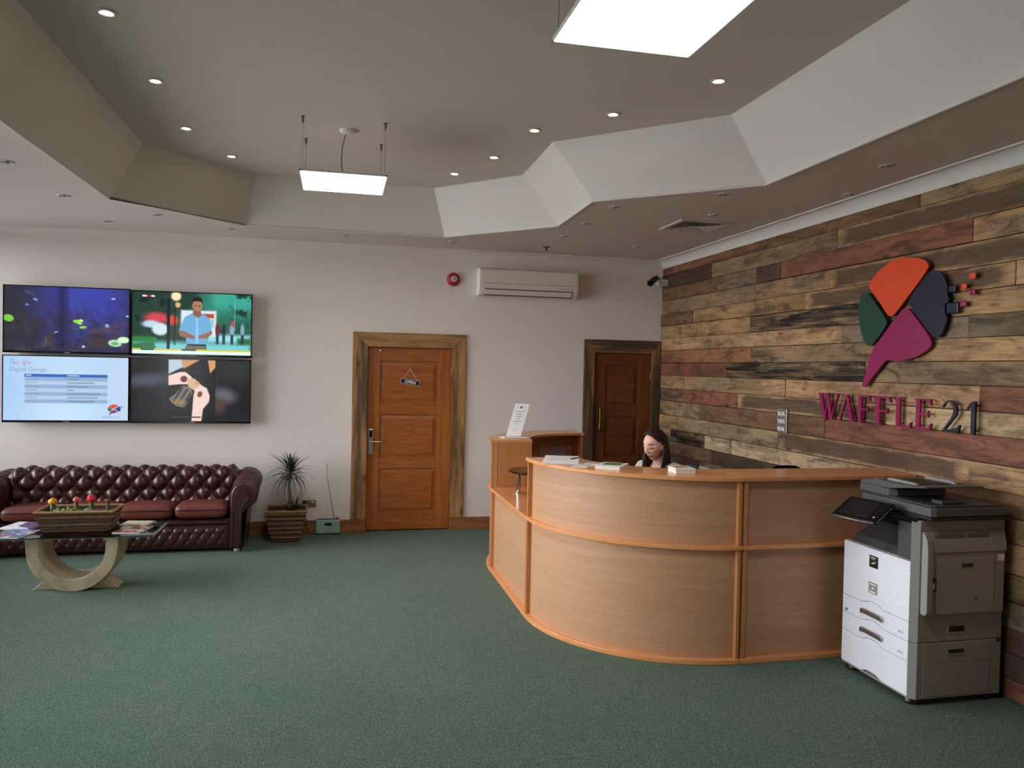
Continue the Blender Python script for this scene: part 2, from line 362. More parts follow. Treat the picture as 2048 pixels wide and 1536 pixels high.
# ceiling: a low border around a raised, slope-sided recess
LOW = [(-.856, 7.63), (1.02, 7.65), (1.92, 6.71), (1.885, 5.64), (2.835, 4.784), (2.82, -.6), (-1.80, -.6), (-1.785, 6.73)]
UPP = [(-.733, 7.36), (.877, 7.384), (1.566, 6.65), (1.55, 5.62), (2.51, 4.69), (2.49, -.35), (-1.51, -.35), (-1.508, 6.60)]
bm = bmesh.new()
outer = [bm.verts.new((x, y, H1)) for x, y in ((WX, Y0), (RX, Y0), (RX, D), (WX, D))]
inner = [bm.verts.new((x, y, H1)) for x, y in LOW]
ed = [bm.edges.new((l_[i], l_[(i+1) % len(l_)])) for l_ in (outer, inner) for i in range(len(l_))]
bmesh.ops.triangle_fill(bm, use_beauty=True, use_dissolve=False, edges=ed)
for f in bm.faces:
    if f.normal.z > 0: f.normal_flip()
me = bpy.data.meshes.new('ceiling'); bm.to_mesh(me); bm.free()
ceiling = struct(link('ceiling', me, M['ceil']))
n_ = len(LOW)
struct(MB().prism(UPP, H2, H2+.05, lambda u, v, q: (u, v, q)).build('ceiling_recess', M['ceil']))
for i in range(n_):
    j = (i+1) % n_; a, b_, c_, d_ = LOW[i], LOW[j], UPP[j], UPP[i]
    MB().add([(a[0], a[1], H1), (b_[0], b_[1], H1), (c_[0], c_[1], H2), (d_[0], d_[1], H2)], [(0, 1, 2, 3)]).build('coffer_face', M['coffer'], ceiling)
struct(MB().tube([(x, y, H1-.002) for x, y in LOW], .011, 8, closed=True).build('trim_3', M['cove'], smooth=True))

def cove(p0, p1, nx, ny):
    prof = [(0, -.092)]+[(.0+.098*(1-math.cos(a)), -.088+.088*math.sin(a)) for a in np.linspace(.08, math.pi/2-.12, 10)]+[(.094, -.010), (.104, -.008), (.106, 0), (0, 0)]
    vs = [(q[0]+nx*d, q[1]+ny*d, H1+z) for q in (p0, p1) for d, z in prof]; n = len(prof)
    return MB().add(vs, [tuple(range(n)), tuple(range(n, 2*n))[::-1]]+[(i, (i+1) % n, n+(i+1) % n, n+i) for i in range(n)])
struct(cove((WX, D), (RX, D), 0, -1).build('trim_1', M['wall'], smooth=True))
struct(cove((RX-.022, Y0), (RX-.022, D-.004), -1, 0).build('trim_2', M['cove'], smooth=True))
struct(cove((WX, Y0), (WX, D), 1, 0).build('trim_4', M['cove'], smooth=True))
struct(MB().box(WX, .332, D-.022, D, 0, .138).build('baseboard_back', M['skirt'], bevel=.004))
struct(MB().box(1.245, 2.77, D-.022, D, 0, .138).build('baseboard_back_2', M['skirt'], bevel=.004))
struct(MB().box(WX, WX+.022, Y0, D-.03, 0, .138).build('baseboard_left', M['skirt'], bevel=.004))

# ------------------------------------------------------------------ reclaimed timber wall: every board a piece of its own
TONE = dict(tan=(184, 150, 112), pale=(200, 176, 140), olive=(160, 136, 104), brown=(130, 100, 76), dark=(92, 72, 58), red=(142, 94, 74), grey=(134, 118, 100), rust=(154, 108, 80))
ZB = [3.05, 2.923, 2.771, 2.625, 2.475, 2.335, 2.185, 2.049, 1.907, 1.762, 1.612, 1.472, 1.312, 1.16, 1.022, .88, .707, .555, .405, .262, .121, .004]
ROWS = {0: [(6.464, 'rust'), (4.392, 'brown'), (2.0, 'olive')], 1: [(7.277, 'dark'), (5.243, 'olive'), (3.2, 'patch'), (1.4, 'tan')],
 2: [(7.136, 'brown'), (6.394, 'grey'), (6.0, 'dark'), (3.938, 'red'), (2.1, 'tan')], 3: [(5.331, 'olive'), (3.3, 'patch'), (1.6, 'brown')],
 4: [(7.68, 'brown'), (5.644, 'tan'), (3.632, 'patch'), (1.9, 'tan')], 5: [(7.962, 'olive'), (6.497, 'tan'), (4.55, 'char'), (2.5, 'tan')],
 6: [(5.159, 'tan'), (3.95, 'grey'), (2.0, 'grey')], 7: [(6.452, 'rust'), (4.391, 'olive'), (2.3, 'tan')], 8: [(6.923, 'red'), (4.874, 'char'), (2.6, 'olive')],
 9: [(7.876, 'tan'), (6.273, 'olive'), (5.889, 'tan'), (3.852, 'tan'), (2.2, 'red')], 10: [(7.857, 'brown'), (6.678, 'red'), (4.655, 'patch'), (2.6, 'pale')],
 11: [(7.465, 'olive'), (5.332, 'brown'), (3.1, 'red')], 12: [(8.0, 'tan'), (5.986, 'olive'), (3.914, 'patch'), (2.3, 'tan')],
 13: [(8.176, 'tan'), (7.325, 'char'), (6.784, 'pale'), (4.7, 'pale'), (2.9, 'brown')], 14: [(7.177, 'brown'), (5.2, 'dark'), (3.2, 'olive')]}
MB().box(RX-.003, RX, .6, D-.003, .002, 3.05).build('backing', M['black'], wall_right)
kinds = list(TONE)
for r in range(len(ZB)-1):
    z1, z0 = ZB[r], ZB[r+1]; y = D-.004; row = list(ROWS.get(r, []))
    if not row:
        yy = 8.5
        while yy > 2.2: yy -= random.uniform(.8, 2.1); row.append((max(yy, .6), random.choice(kinds)))
    if row[-1][0] > .7: row.append((.6, random.choice(kinds)))
    for ye, tone in row:
        g = .0022; d = random.uniform(.018, .027) if r else .016; bx = MB()
        dz = random.uniform(-.0015, .0015)
        bx.box(RX-d, RX, ye+g, y-g, z0+g+dz, z1-g+dz)
        o = bx.build('plank', M['plank'], wall_right, bevel=.002, seg=1)
        t = TONE['olive' if tone == 'char' else 'tan' if tone == 'patch' else tone]; k = random.uniform(.9, 1.1)
        o.color = (lin(t[0])*k, lin(t[1])*k*random.uniform(.96, 1.03), lin(t[2])*k*random.uniform(.92, 1.05), .5 if tone == 'char' else 1. if tone == 'patch' else 0.)
        y = ye

# ------------------------------------------------------------------ doors
def door(idx, MD, MV, fx0, x0, x1, fx1, ztop, sx0, sx1, panels):
    ly = D+.012                                                     # face of stiles and rails
    dm = struct(MB().box(x0, x1, ly+.02, ly+.045, .012, 2.005).build('door_%d' % idx, MD))
    for a, b_ in ((x0, sx0), (sx1, x1)): MB().box(a, b_, ly, ly+.03, .012, 2.005).build('stile', MV, dm, bevel=.003)
    zs = [2.005]+[q for p in panels for q in p]+[.012]
    for k in range(0, len(zs), 2): MB().box(sx0, sx1, ly+.001, ly+.03, zs[k+1], zs[k]).build('rail', MD, dm, bevel=.003)
    for zt, zb in panels:
        q = MB(); i0, i1 = .012, .05
        a = [(sx0+i0, zb+i0), (sx1-i0, zb+i0), (sx1-i0, zt-i0), (sx0+i0, zt-i0)]; b_ = [(sx0+i1, zb+i1), (sx1-i1, zb+i1), (sx1-i1, zt-i1), (sx0+i1, zt-i1)]
        q.add([(u, ly+.0195, v) for u, v in a]+[(u, ly+.013, v) for u, v in b_]+[(u, ly+.005, v) for u, v in b_]+[(u, ly+.025, v) for u, v in a],
              [(0, 1, 5, 4), (1, 2, 6, 5), (2, 3, 7, 6), (3, 0, 4, 7), (4, 5, 9, 8), (5, 6, 10, 9), (6, 7, 11, 10), (7, 4, 8, 11), (8, 9, 10, 11), (15, 14, 13, 12), (0, 12, 13, 1), (1, 13, 14, 2), (2, 14, 15, 3), (3, 15, 12, 0)])
        q.build('panel', MD, dm)
    jb = MB(); jb.box(x0-.032, x0-.003, D-.006, D+.12, 0, 2.035); jb.box(x1+.003, x1+.032, D-.006, D+.12, 0, 2.035); jb.box(x0-.032, x1+.032, D-.006, D+.12, 2.008, 2.035)
    jb.build('door_lining', MV, dm)
    fr = struct(tag(bpy.data.objects.new('trim_%d' % (idx+4), None))); COL.objects.link(fr); LOC[fr.name] = Vector((0, 0, 0))
    ix0, ix1, iz = x0-.005, x1+.005, 2.012; fn = lambda u, v, q: (u, q, v); zb = .138 if idx == 1 else .0
    MB().prism([(fx0, zb), (ix0, zb), (ix0, iz), (fx0, ztop)], D-.03, D, fn).build('frame_board', M['rustic_v'], fr, bevel=.004)
    MB().prism([(fx1-.003, zb if idx == 1 else 0), (fx1, 1.2), (fx1+.004, 1.9), (fx1-.004, ztop-.03), (fx1, ztop), (ix1, iz), (ix1, zb)], D-.03, D, fn).build('frame_board', M['rustic_v'], fr, bevel=.004)
    MB().prism([(fx0, ztop), (ix0, iz), (ix1, iz), (fx1, ztop)], D-.031, D, fn).build('frame_board', M['rustic_h'], fr, bevel=.004)
    return dm
d1 = door(1, M['door'], M['door_v'], .165, .335, 1.242, 1.396, 2.168, .46, 1.094, [(1.86, 1.40), (1.278, .794), (.684, .195)])
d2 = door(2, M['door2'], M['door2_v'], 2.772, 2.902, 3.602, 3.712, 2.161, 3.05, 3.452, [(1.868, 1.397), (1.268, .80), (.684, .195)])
fy = D+.012
for z in (1.76, 1.027, .264):
    for dm, x in ((d1, 1.243), (d2, 3.603)): MB().lathe([(.007, -.05), (.007, .05)], (x, fy-.006, z), 10).build('hinge', M['brass'], dm, smooth=True)
lk = MB().box(.346, .398, fy-.022, fy, .84, 1.12).build('lock_plate', M['silver'], d1, bevel=.006)
MB().box(.356, .388, fy-.026, fy-.02, 1.03, 1.105).build('keypad', M['gloss_black'], lk, bevel=.003)
MB().tube([(.372, fy-.02, .985), (.372, fy-.062, .985), (.385, fy-.066, .985), (.49, fy-.066, .983)], .009, 10).build('handle', M['silver'], lk, smooth=True)
hk = MB().lathe([(.012, 0), (.012, -.01), (.008, -.03), (.013, -.036), (.006, -.042)], (.465, fy, 1.972), 12, 'y'); hk.build('peg', M['chrome'], d1, smooth=True)
ph = MB(); ph.tube([(2.975, fy-.05, 1.13), (2.976, fy-.05, 1.25), (2.975, fy-.05, 1.375)], [.013, .010, .013], 12); ph.tube([(2.975, fy, 1.385), (2.975, fy-.05, 1.385)], .012, 10); ph.tube([(2.975, fy, 1.115), (2.975, fy-.05, 1.115)], .012, 10)
for z in (1.385, 1.115): ph.lathe([(.024, 0), (.024, -.006), (.016, -.01)], (2.975, fy, z), 14, 'y'); ph.ball((2.975, fy-.052, z), .017, 12, 8)
ph.build('pull_handle', M['brass'], d2, smooth=True)

# OPEN sign hung from a nail
s = thing('open_sign', 'small black OPEN sign hanging crooked from string on the brown door', 'sign', (.787, fy, 1.6))
ang = math.atan2(-.030, .203); ca, sa = math.cos(ang), math.sin(ang)
def sg(u, v, q): return (.788+u*ca-v*sa, fy+.004-q, 1.634+u*sa+v*ca)
bd = MB().prism([(-.104, -.028), (.104, -.028), (.104, .028), (-.104, .028)], .003, .012, sg).build('board', M['black'], s)
bo = MB()
for u0, u1, v0, v1 in ((-.104, .104, .0255, .0285), (-.104, .104, -.0285, -.0255), (-.1045, -.1015, -.028, .028), (.1015, .1045, -.028, .028)): bo.prism([(u0, v0), (u1, v0), (u1, v1), (u0, v1)], .0121, .0128, sg)
bo.build('border', M['paper'], bd)
me = text_mesh('OPEN', .046, .0004, 'CENTER', .0012); place_mesh(me, lambda x, y, z: sg(x*1.05, y-.016, .0126+z)); link('lettering', me, M['paper'], bd)
st = MB(); st.tube([sg(-.082, .022, .008), (.787, fy-.006, 1.779)], .0014, 6); st.tube([sg(.082, .022, .008), (.787, fy-.006, 1.779)], .0014, 6); st.build('string', M['paper'], s)
MB().lathe([(.003, .006), (.003, -.012), (.005, -.013)], (.787, fy, 1.78), 8, 'y').build('nail', M['silver'], s)
# ------------------------------------------------------------------ pendant light panels
def pendant(label, x0, x1, y0, y1, z, cx, cy):
    t = thing('pendant_light', label, 'light', ((x0+x1)/2, (y0+y1)/2, z))
    fr = MB()
    for a in ((x0, x1, y0, y0+.012), (x0, x1, y1-.012, y1), (x0, x0+.012, y0, y1), (x1-.012, x1, y0, y1)): fr.box(*a, z, z+.012)
    fr.box(x0, x1, y0, y1, z+.010, z+.014); fr.build('frame', M['white'], t)
    MB().box(x0+.008, x1-.008, y0+.008, y1-.008, z-.001, z+.009).build('diffuser', M['led'], t)
    for x in (x0+.02, x1-.02):
        for y in (y0+.03, y1-.03):
            MB().tube([(x, y, z+.012), (x, y, H2)], .0013, 6).build('wire', M['wire'], t)
            MB().lathe([(.004, -.05), (.008, -.035), (.008, -.006), (.014, -.004), (.014, 0)], (x, y, H2), 12).build('wire_grip', M['wire'], t, smooth=True)
    MB().lathe([(.03, -.03), (.05, -.022), (.055, -.006), (.055, 0)], (cx, cy, H2), 20).build('ceiling_rose', M['white'], t, smooth=True)
    pth = [Vector((cx-.01, cy, H2-.03)), Vector((cx-.035, cy+.02, H2-.12)), Vector((cx-.04, cy+.04, H2-.24)), Vector((cx-.02, cy+.06, z+.05)), Vector((cx, cy+.07, z+.016))]
    MB().tube(pth, .004, 8).build('flex', M['wire'], t, smooth=True)
    MB().lathe([(.03, 0), (.03, .015), (.015, .025)], (cx+.015, cy+.07, z+.012), 14).build('cable_entry', M['white'], t, smooth=True)
pendant('square white LED panel hung on wires above the middle of the room', -.272, .328, 5.50, 6.10, 3.13, .049, 5.765)
pendant('large bright LED panel cut off by the top edge of the photo', .825, 1.425, 2.44, 3.04, 3.13, 1.125, 2.74)

# ------------------------------------------------------------------ recessed downlights
def downlight(name, label, cat, lit, group):
    t = thing(name, label, cat, (0, 0, 0), group)
    MB().lathe([(.030, 0), (.031, -.004), (.036, -.007), (.044, -.006), (.048, -.002), (.049, 0)], n=28).build('trim_ring', M['trim'], t, smooth=True, local=True)
    MB().lathe([(.002, -.0015), (.027, -.0045)] if lit else [(.002, .0), (.030, -.003)], n=20).build('lamp', M['halogen'] if lit else M['can'], t, local=True)
    if not lit: MB().lathe([(.005, -.012), (.016, -.010), (.019, -.003)], n=16).build('reflector', M['pr_grey'], t, smooth=True, local=True)
    return t
lit = [(-1.124, 4.165, 'lit downlight in raised ceiling, highest in the photo, on the TV side'), (-1.099, 5.092, 'lit downlight on the TV side, second from the top edge'),
 (-1.097, 6.057, 'lit downlight on the TV side, third from the top edge'), (-.872, 6.763, 'lit downlight on the TV side, farthest into the room'),
 (.983, 6.778, 'lit downlight just past the corner of the slanted ceiling, farthest of the reception side'), (1.211, 6.155, 'lit downlight on the reception side, second farthest from the camera'),
 (1.348, 5.378, 'lit downlight above the reception counter, middle of its five'), (1.762, 4.896, 'lit downlight on the reception side, second nearest to the camera'),
 (2.143, 4.167, 'lit downlight close to the big light panel, nearest of the reception side')]
p = None
for x, y, lb in lit:
    if p is None: p = downlight('downlight', lb, 'downlight', True, 'lit downlights in the raised ceiling'); p.location = (x, y, H2-.001)
    else: copy_tree(p, (x, y, H2-.001), lb)
k_ = 1.29/1.316
off = [(-2.183, 5.837, 'unlit downlight at the left edge of the photo'), (-2.166, 6.9, 'unlit downlight above the aquarium screen, nearer one'), (-2.144, 8.026, 'unlit downlight near wall above the upper TVs'),
 (-1.597, 7.516, 'unlit downlight below the left slanted ceiling fold'), (-1.03, 8.051, 'unlit downlight at the tip of the left slanted ceiling'), (.076, 8.049, 'unlit downlight below the hanging square light panel'),
 (1.169, 8.078, 'unlit downlight at the tip of the slanted ceiling above the alarm'), (2.174, 7.364, 'unlit downlight above the air conditioner'), (2.165, 6.649, 'unlit downlight beside first bend of the slanted ceiling edge'),
 (2.163, 5.927, 'unlit downlight under second bend of the slanted ceiling edge'), (2.761, 5.246, 'unlit downlight above the square ceiling vent'), (3.058, 5.966, 'unlit downlight touching the far side of the ceiling vent'),
 (3.619, 4.968, 'unlit downlight hugging the white cove over the plank wall'), (3.338, 4.23, 'unlit downlight nearest the camera above the orange logo'), (3.087, 7.725, 'unlit downlight in the corner above the security camera')]
p = None
for x, y, lb in off:
    q = (x*k_, y*k_, H1-.0005)
    if p is None: p = downlight('downlight', lb, 'downlight', False, 'unlit downlights in the low ceiling'); p.location = q
    else: copy_tree(p, q, lb)
s = thing('smoke_detector', 'tiny ceiling sprinkler head near the air conditioner', 'sprinkler', (2.189*k_, 8.091*k_, H1))
x, y = 2.189*k_, 8.091*k_
MB().lathe([(.04, 0), (.04, -.004), (.02, -.008)], (x, y, H1), 18).build('rose', M['can'], s, smooth=True)
MB().lathe([(.008, -.006), (.010, -.03), (.022, -.032), (.022, -.035)], (x, y, H1), 12).build('spray_head', M['can'], s, smooth=True)

# ------------------------------------------------------------------ ceiling vent
vx0, vx1, vy0, vy1 = 2.825, 3.315, 6.085, 6.560
v = thing('ceiling_vent', 'square four-way air vent in the low ceiling', 'vent', (3.07, 6.32, H1))
def sqring(o0, o1, za, zb, th):
    m = MB(); P = []
    for o, z in ((o0, za), (o1, zb), (o1, zb+th), (o0, za+th)): P += [(vx0+o, vy0+o, z), (vx1-o, vy0+o, z), (vx1-o, vy1-o, z), (vx0+o, vy1-o, z)]
    return m.add(P, [(a*4+k, a*4+(k+1) % 4, ((a+1) % 4)*4+(k+1) % 4, ((a+1) % 4)*4+k) for a in range(4) for k in range(4)])
sqring(0, .035, H1-.012, H1-.012, .012).build('frame', M['trim'], v)
MB().box(vx0+.03, vx1-.03, vy0+.03, vy1-.03, H1-.002, H1-.0005).build('backing', M['ac_dark'], v)
for k in range(4): sqring(.045+.044*k, .072+.044*k, H1-.016, H1-.004, .002).build('louver', M['trim'], v)
MB().box(vx0+.222, vx1-.222, vy0+.222, vy1-.222, H1-.012, H1-.010).build('centre_plate', M['trim'], v)

# ------------------------------------------------------------------ air conditioner
a = thing('air_conditioner', 'long cream air conditioning unit high on the back wall', 'air conditioner', (2.06, D, 2.75))
x0, x1 = 1.515, 2.615
prof = [(D, 2.905), (D-.16, 2.905), (D-.205, 2.885), (D-.212, 2.74), (D-.205, 2.68), (D-.165, 2.615), (D-.14, 2.605), (D, 2.605)]
MB().prism(prof, x0, x1, lambda u, v, q: (q, u, v)).build('body', M['ac'], a, bevel=.008)
for x in (x0, x1):
    MB().prism([(u+.002 if u < D else u, v) for u, v in prof], x-.012 if x == x0 else x, x if x == x0 else x+.012, lambda u, v, q: (q, u, v)).build('end_cap', M['white'], a, bevel=.006)
MB().prism([(D-.2135, 2.733), (D-.206, 2.733), (D-.206, 2.738), (D-.2135, 2.738)], x0+.01, x1-.01, lambda u, v, q: (q, u, v)).build('seam', M['pr_grey'], a)
fl = MB().prism([(D-.203, 2.668), (D-.17, 2.618), (D-.176, 2.612), (D-.209, 2.664)], x0+.05, x1-.06, lambda u, v, q: (q, u, v)).build('outlet_flap', M['ac'], a, bevel=.003)
g = MB(); g.prism([(D-.207, 2.676), (D-.203, 2.670), (D-.208, 2.668), (D-.2105, 2.674)], x0+.045, x1-.055, lambda u, v, q: (q, u, v)); g.prism([(D-.171, 2.617), (D-.164, 2.607), (D-.168, 2.603), (D-.177, 2.612)], x0+.045, x1-.055, lambda u, v, q: (q, u, v))
g.build('slot', M['ac_dark'], a)
tx = MB()
for i in range(7): tx.box(2.40+.025*i, 2.417+.025*i, D-.2145, D-.209, 2.697, 2.704)
tx.build('lettering', M['print_grey'], a)

# fire alarm sounder
s = thing('fire_alarm', 'round red fire alarm sounder on the back wall', 'alarm', (1.243, D, 2.777))
MB().lathe([(.075, 0), (.075, -.02), (.068, -.045), (.05, -.058), (.034, -.06)], (1.243, D, 2.777), 32, 'y').build('body', M['red'], s, smooth=True)
MB().lathe([(.034, -.058), (.034, -.064), (.03, -.066)], (1.243, D, 2.777), 24, 'y').build('centre_disc', M['trim'], s, smooth=True)
MB().lathe([(.012, -.064), (.012, -.069), (.006, -.071)], (1.243, D, 2.777), 14, 'y').build('grille', M['pr_grey'], s, smooth=True)

# security camera in the corner
s = thing('security_camera', 'small black security camera on a white bracket in the corner', 'camera', (3.66, 8.35, 2.85))
MB().box(3.60, RX-.02, 8.33, 8.41, 2.80, 2.87).build('junction_box', M['wall'], s, bevel=.006)
MB().tube([(3.62, 8.36, 2.86), (3.575, 8.34, 2.895), (3.55, 8.33, 2.90)], .022, 10).build('bracket', M['pr_grey'], s, smooth=True)
MB().tube([(3.575, 8.36, 2.885), (3.52, 8.31, 2.845), (3.475, 8.27, 2.815)], [.03, .034, .032], 14).build('housing', M['black'], s, smooth=True)
MB().tube([(3.478, 8.272, 2.817), (3.462, 8.258, 2.806)], [.036, .036], 16).build('lens', M['gloss_black'], s, smooth=True)

# ------------------------------------------------------------------ brass socket and switch plate
s = thing('wall_socket', 'brass double wall socket between plant and radio', 'socket', (-.268, D, .318))
MB().box(-.342, -.194, D-.008, D, .28, .356).build('plate', M['brass2'], s, bevel=.003)
for i, x in enumerate((-.306, -.23)):
    MB().box(x-.012, x+.012, D-.013, D-.006, .328, .345).build('rocker', M['paper' if i else 'black'], s, bevel=.002)
    q = MB(); q.box(x-.004, x+.004, D-.0095, D-.006, .312, .324)
    for dx in (-.013, .009): q.box(x+dx, x+dx+.008, D-.0095, D-.006, .297, .302)
    q.build('pin_holes', M['black'], s)
s = thing('plug', 'black plug pushed into the brass socket', 'plug', (-.306, D-.02, .305))
MB().box(-.33, -.282, D-.045, D-.0085, .285, .33).build('plug_body', M['black'], s, bevel=.006)
MB().tube([(-.306, D-.03, .287), (-.300, D-.05, .22), (-.285, D-.05, .10), (-.262, D-.06, .012), (-.23, D-.075, .005), (-.18, D-.09, .02)], .0035, 6).build('cable', M['black'], s, smooth=True)
s = thing('switch_plate', 'brushed steel plate of twelve light switches on the plank wall', 'switch', (RX-.03, 5.895, 1.41))
MB().box(RX-.042, RX-.026, 5.825, 5.965, 1.308, 1.512).build('plate', M['silver'], s, bevel=.002)
for r in range(3):
    for c in range(4):
        yy = 5.948-.028*c; zz = 1.47-.064*r
        MB().prism([(-.008, -.017), (.008, -.017), (.008, .017), (-.008, .017)], 0, .006+.002*((r+c) % 2), lambda u, v, q: (RX-.042-q*(1+.6*v/.017), yy-.010+u, zz+v)).build('switch', M['paper'], s)

# ------------------------------------------------------------------ logo and lettering standing off the plank wall
LOGO = {
'orange': [(4.801,2.461),(4.775,2.491),(4.701,2.544),(4.597,2.59),(4.495,2.601),(4.384,2.591),(4.3,2.569),(4.259,2.547),(4.242,2.519),(4.251,2.499),(4.284,2.46),(4.34,2.405),(4.41,2.346),(4.481,2.281),(4.542,2.227),(4.568,2.217),(4.594,2.219),(4.621,2.241),(4.663,2.29),(4.72,2.35),(4.793,2.422),(4.805,2.443)],
'green': [(4.848,2.401),(4.877,2.4),(4.893,2.374),(4.907,2.308),(4.906,2.231),(4.893,2.163),(4.864,2.094),(4.832,2.041),(4.803,2.021),(4.768,2.02),(4.741,2.034),(4.681,2.088),(4.63,2.141),(4.614,2.168),(4.616,2.191),(4.633,2.215),(4.69,2.274),(4.747,2.334),(4.798,2.385),(4.823,2.399)],
'magenta': [(4.437,2.263),(4.468,2.254),(4.528,2.199),(4.616,2.122),(4.706,2.033),(4.746,1.992),(4.771,1.94),(4.79,1.893),(4.809,1.836),(4.835,1.778),(4.848,1.74),(4.84,1.723),(4.811,1.729),(4.764,1.78),(4.711,1.828),(4.658,1.874),(4.62,1.911),(4.581,1.918),(4.491,1.914),(4.416,1.919),(4.332,1.936),(4.251,1.969),(4.207,1.998),(4.197,2.019),(4.203,2.045),(4.245,2.098),(4.306,2.16),(4.355,2.207),(4.4,2.249),(4.416,2.261)],
'navy': [(4.205,2.485),(4.233,2.48),(4.272,2.45),(4.328,2.396),(4.385,2.34),(4.406,2.311),(4.401,2.28),(4.357,2.233),(4.295,2.168),(4.234,2.106),(4.187,2.066),(4.164,2.056),(4.137,2.06),(4.111,2.084),(4.091,2.124),(4.071,2.173),(4.094,2.211),(4.096,2.265),(4.067,2.275),(4.064,2.3),(4.079,2.317),(4.077,2.363),(4.097,2.41),(4.126,2.455),(4.154,2.475)]}
wallfn = lambda u, v, q: (q, u, v)
XS0, XS1 = RX-.066, RX-.050
def smooth_poly(pts, it=2):
    for _ in range(it):
        out = []
        for i in range(len(pts)):
            a, b_ = pts[i], pts[(i+1) % len(pts)]
            out += [(a[0]*.75+b_[0]*.25, a[1]*.75+b_[1]*.25), (a[0]*.25+b_[0]*.75, a[1]*.25+b_[1]*.75)]
        pts = out
    return pts
def standoffs(t, pts, n=3):
    cy = sum(q[0] for q in pts)/len(pts); cz = sum(q[1] for q in pts)/len(pts)
    m = MB()
    for k in range(n):
        a = pts[int(k*len(pts)/n)]; y, z = cy+(a[0]-cy)*.5, cz+(a[1]-cz)*.5
        m.lathe([(.008, XS1), (.008, RX-.015)], (0, y, z), 8, 'x')
    m.build('standoff', M['black'], t)
GRP = 'wall logo pieces'
for nm, lb in (('orange', 'big orange petal at the top of the wall logo'), ('green', 'dark green petal at the left of the wall logo'),
               ('magenta', 'magenta speech-bubble petal with a long tail, bottom of wall logo'), ('navy', 'dark navy petal at the right of the wall logo')):
    pts = smooth_poly(LOGO[nm], 1); t = thing('logo_petal', lb, 'logo piece', (RX-.03, pts[0][0], pts[0][1]), GRP)
    MB().prism(pts, XS0, XS1, wallfn).build('face_plate', M[nm], t); standoffs(t, pts)
for nm, y0, y1, z0, z1, lb in (('navy', 4.018, 4.075, 2.329, 2.376, 'upper of two navy squares breaking off the navy petal'), ('navy', 3.990, 4.086, 2.199, 2.270, 'larger lower navy square breaking off the navy petal'),
        ('orange', 3.869, 3.916, 2.395, 2.436, 'topmost small orange square beside the wall logo'), ('orange', 3.934, 3.977, 2.336, 2.379, 'lower small orange square beside the wall logo'),
        ('magenta', 3.867, 3.912, 2.300, 2.338, 'upper small magenta square beside the wall logo'), ('magenta', 3.932, 3.981, 2.235, 2.273, 'lower small magenta square beside the wall logo')):
    t = thing('logo_square', lb, 'logo piece', (RX-.03, (y0+y1)/2, z0), GRP)
    MB().box(XS0, XS1, y0, y1, z0, z1).build('face_plate', M[nm], t, bevel=.008); MB().lathe([(.006, XS1), (.006, RX-.015)], (0, (y0+y1)/2, (z0+z1)/2), 8, 'x').build('standoff', M['black'], t)

def stroke(p, q, w0, w1=None):                      # a bar with horizontal ends
    w1 = w0 if w1 is None else w1
    return [(p[0]-w0/2, p[1]), (p[0]+w0/2, p[1]), (q[0]+w1/2, q[1]), (q[0]-w1/2, q[1])]
def barb(x, y, s=1): return [(x, y), (x+.05, y), (x+.05, y-.2*s), (x+.02, y-.14*s), (x-.05, y-.05*s)]
LET = {
'W': [stroke((.10, 1), (.34, 0), .16), stroke((.34, 0), (.48, .62), .05), stroke((.44, 1), (.66, 0), .15), stroke((.66, 0), (.97, .98), .055, .045), [(0, 1), (.24, 1), (.2, .96), (.0, .97)], [(.34, 1), (.56, 1), (.52, .96), (.34, .97)], [(.86, 1), (1, 1), (1, .97), (.9, .96)]],
'A': [stroke((.10, 0), (.52, 1), .06, .05), stroke((.84, 0), (.50, 1), .19, .14), [(.22, .28), (.72, .28), (.70, .34), (.24, .34)], [(0, 0), (.2, 0), (.16, .04), (.03, .04)], [(.70, 0), (1, 0), (.97, .04), (.74, .05)]],
'F': [stroke((.22, 0), (.22, 1), .24), [(0, 1), (.92, 1), (.92, .94), (.05, .95)], [(.92, 1), (1, .80), (.95, .80), (.80, .95)], [(.3, .52), (.78, .52), (.78, .46), (.3, .46)], [(.78, .60), (.82, .60), (.82, .40), (.78, .40), (.72, .49)], [(.06, 0), (.42, 0), (.38, .04), (.10, .04)]],
'L': [stroke((.22, 0), (.22, 1), .22), [(.02, 1), (.42, 1), (.38, .96), (.06, .96)], [(.1, 0), (.94, 0), (.9, .065), (.1, .06)], [(.94, 0), (1, .2), (.95, .2), (.78, .05)]],
'E': [stroke((.22, 0), (.22, 1), .22), [(0, 1), (.90, 1), (.90, .95), (.04, .955)], [(.90, 1), (.97, .80), (.92, .80), (.78, .955)], [(.3, .54), (.78, .54), (.78, .48), (.3, .48)], [(.78, .62), (.82, .62), (.82, .40), (.78, .40), (.72, .51)], [(.04, 0), (.94, 0), (.9, .06), (.1, .055)], [(.94, 0), (1, .22), (.95, .22), (.78, .05)]],
'2': [], '1': [[(.56, 0), (.92, 0), (.92, .98), (.86, 1), (.56, .84)], [(.02, .72), (.10, .72), (.62, .90), (.86, 1), (.70, 1), (.40, .92)]]}
arc = [(.42+.40*math.cos(t), .68+.32*math.sin(t)) for t in np.linspace(math.pi*.93, -.45, 18)]; inn = [(.36+.28*math.cos(t), .68+.27*math.sin(t)) for t in np.linspace(-.35, math.pi*.88, 18)]
LET['2'] = [arc+[(.22, .09), (0, .0), (.52, .45)]+inn, [(0, 0), (.92, 0), (.92, .10), (.14, .09)], [(.92, 0), (1, .26), (.94, .26), (.76, .09)]]
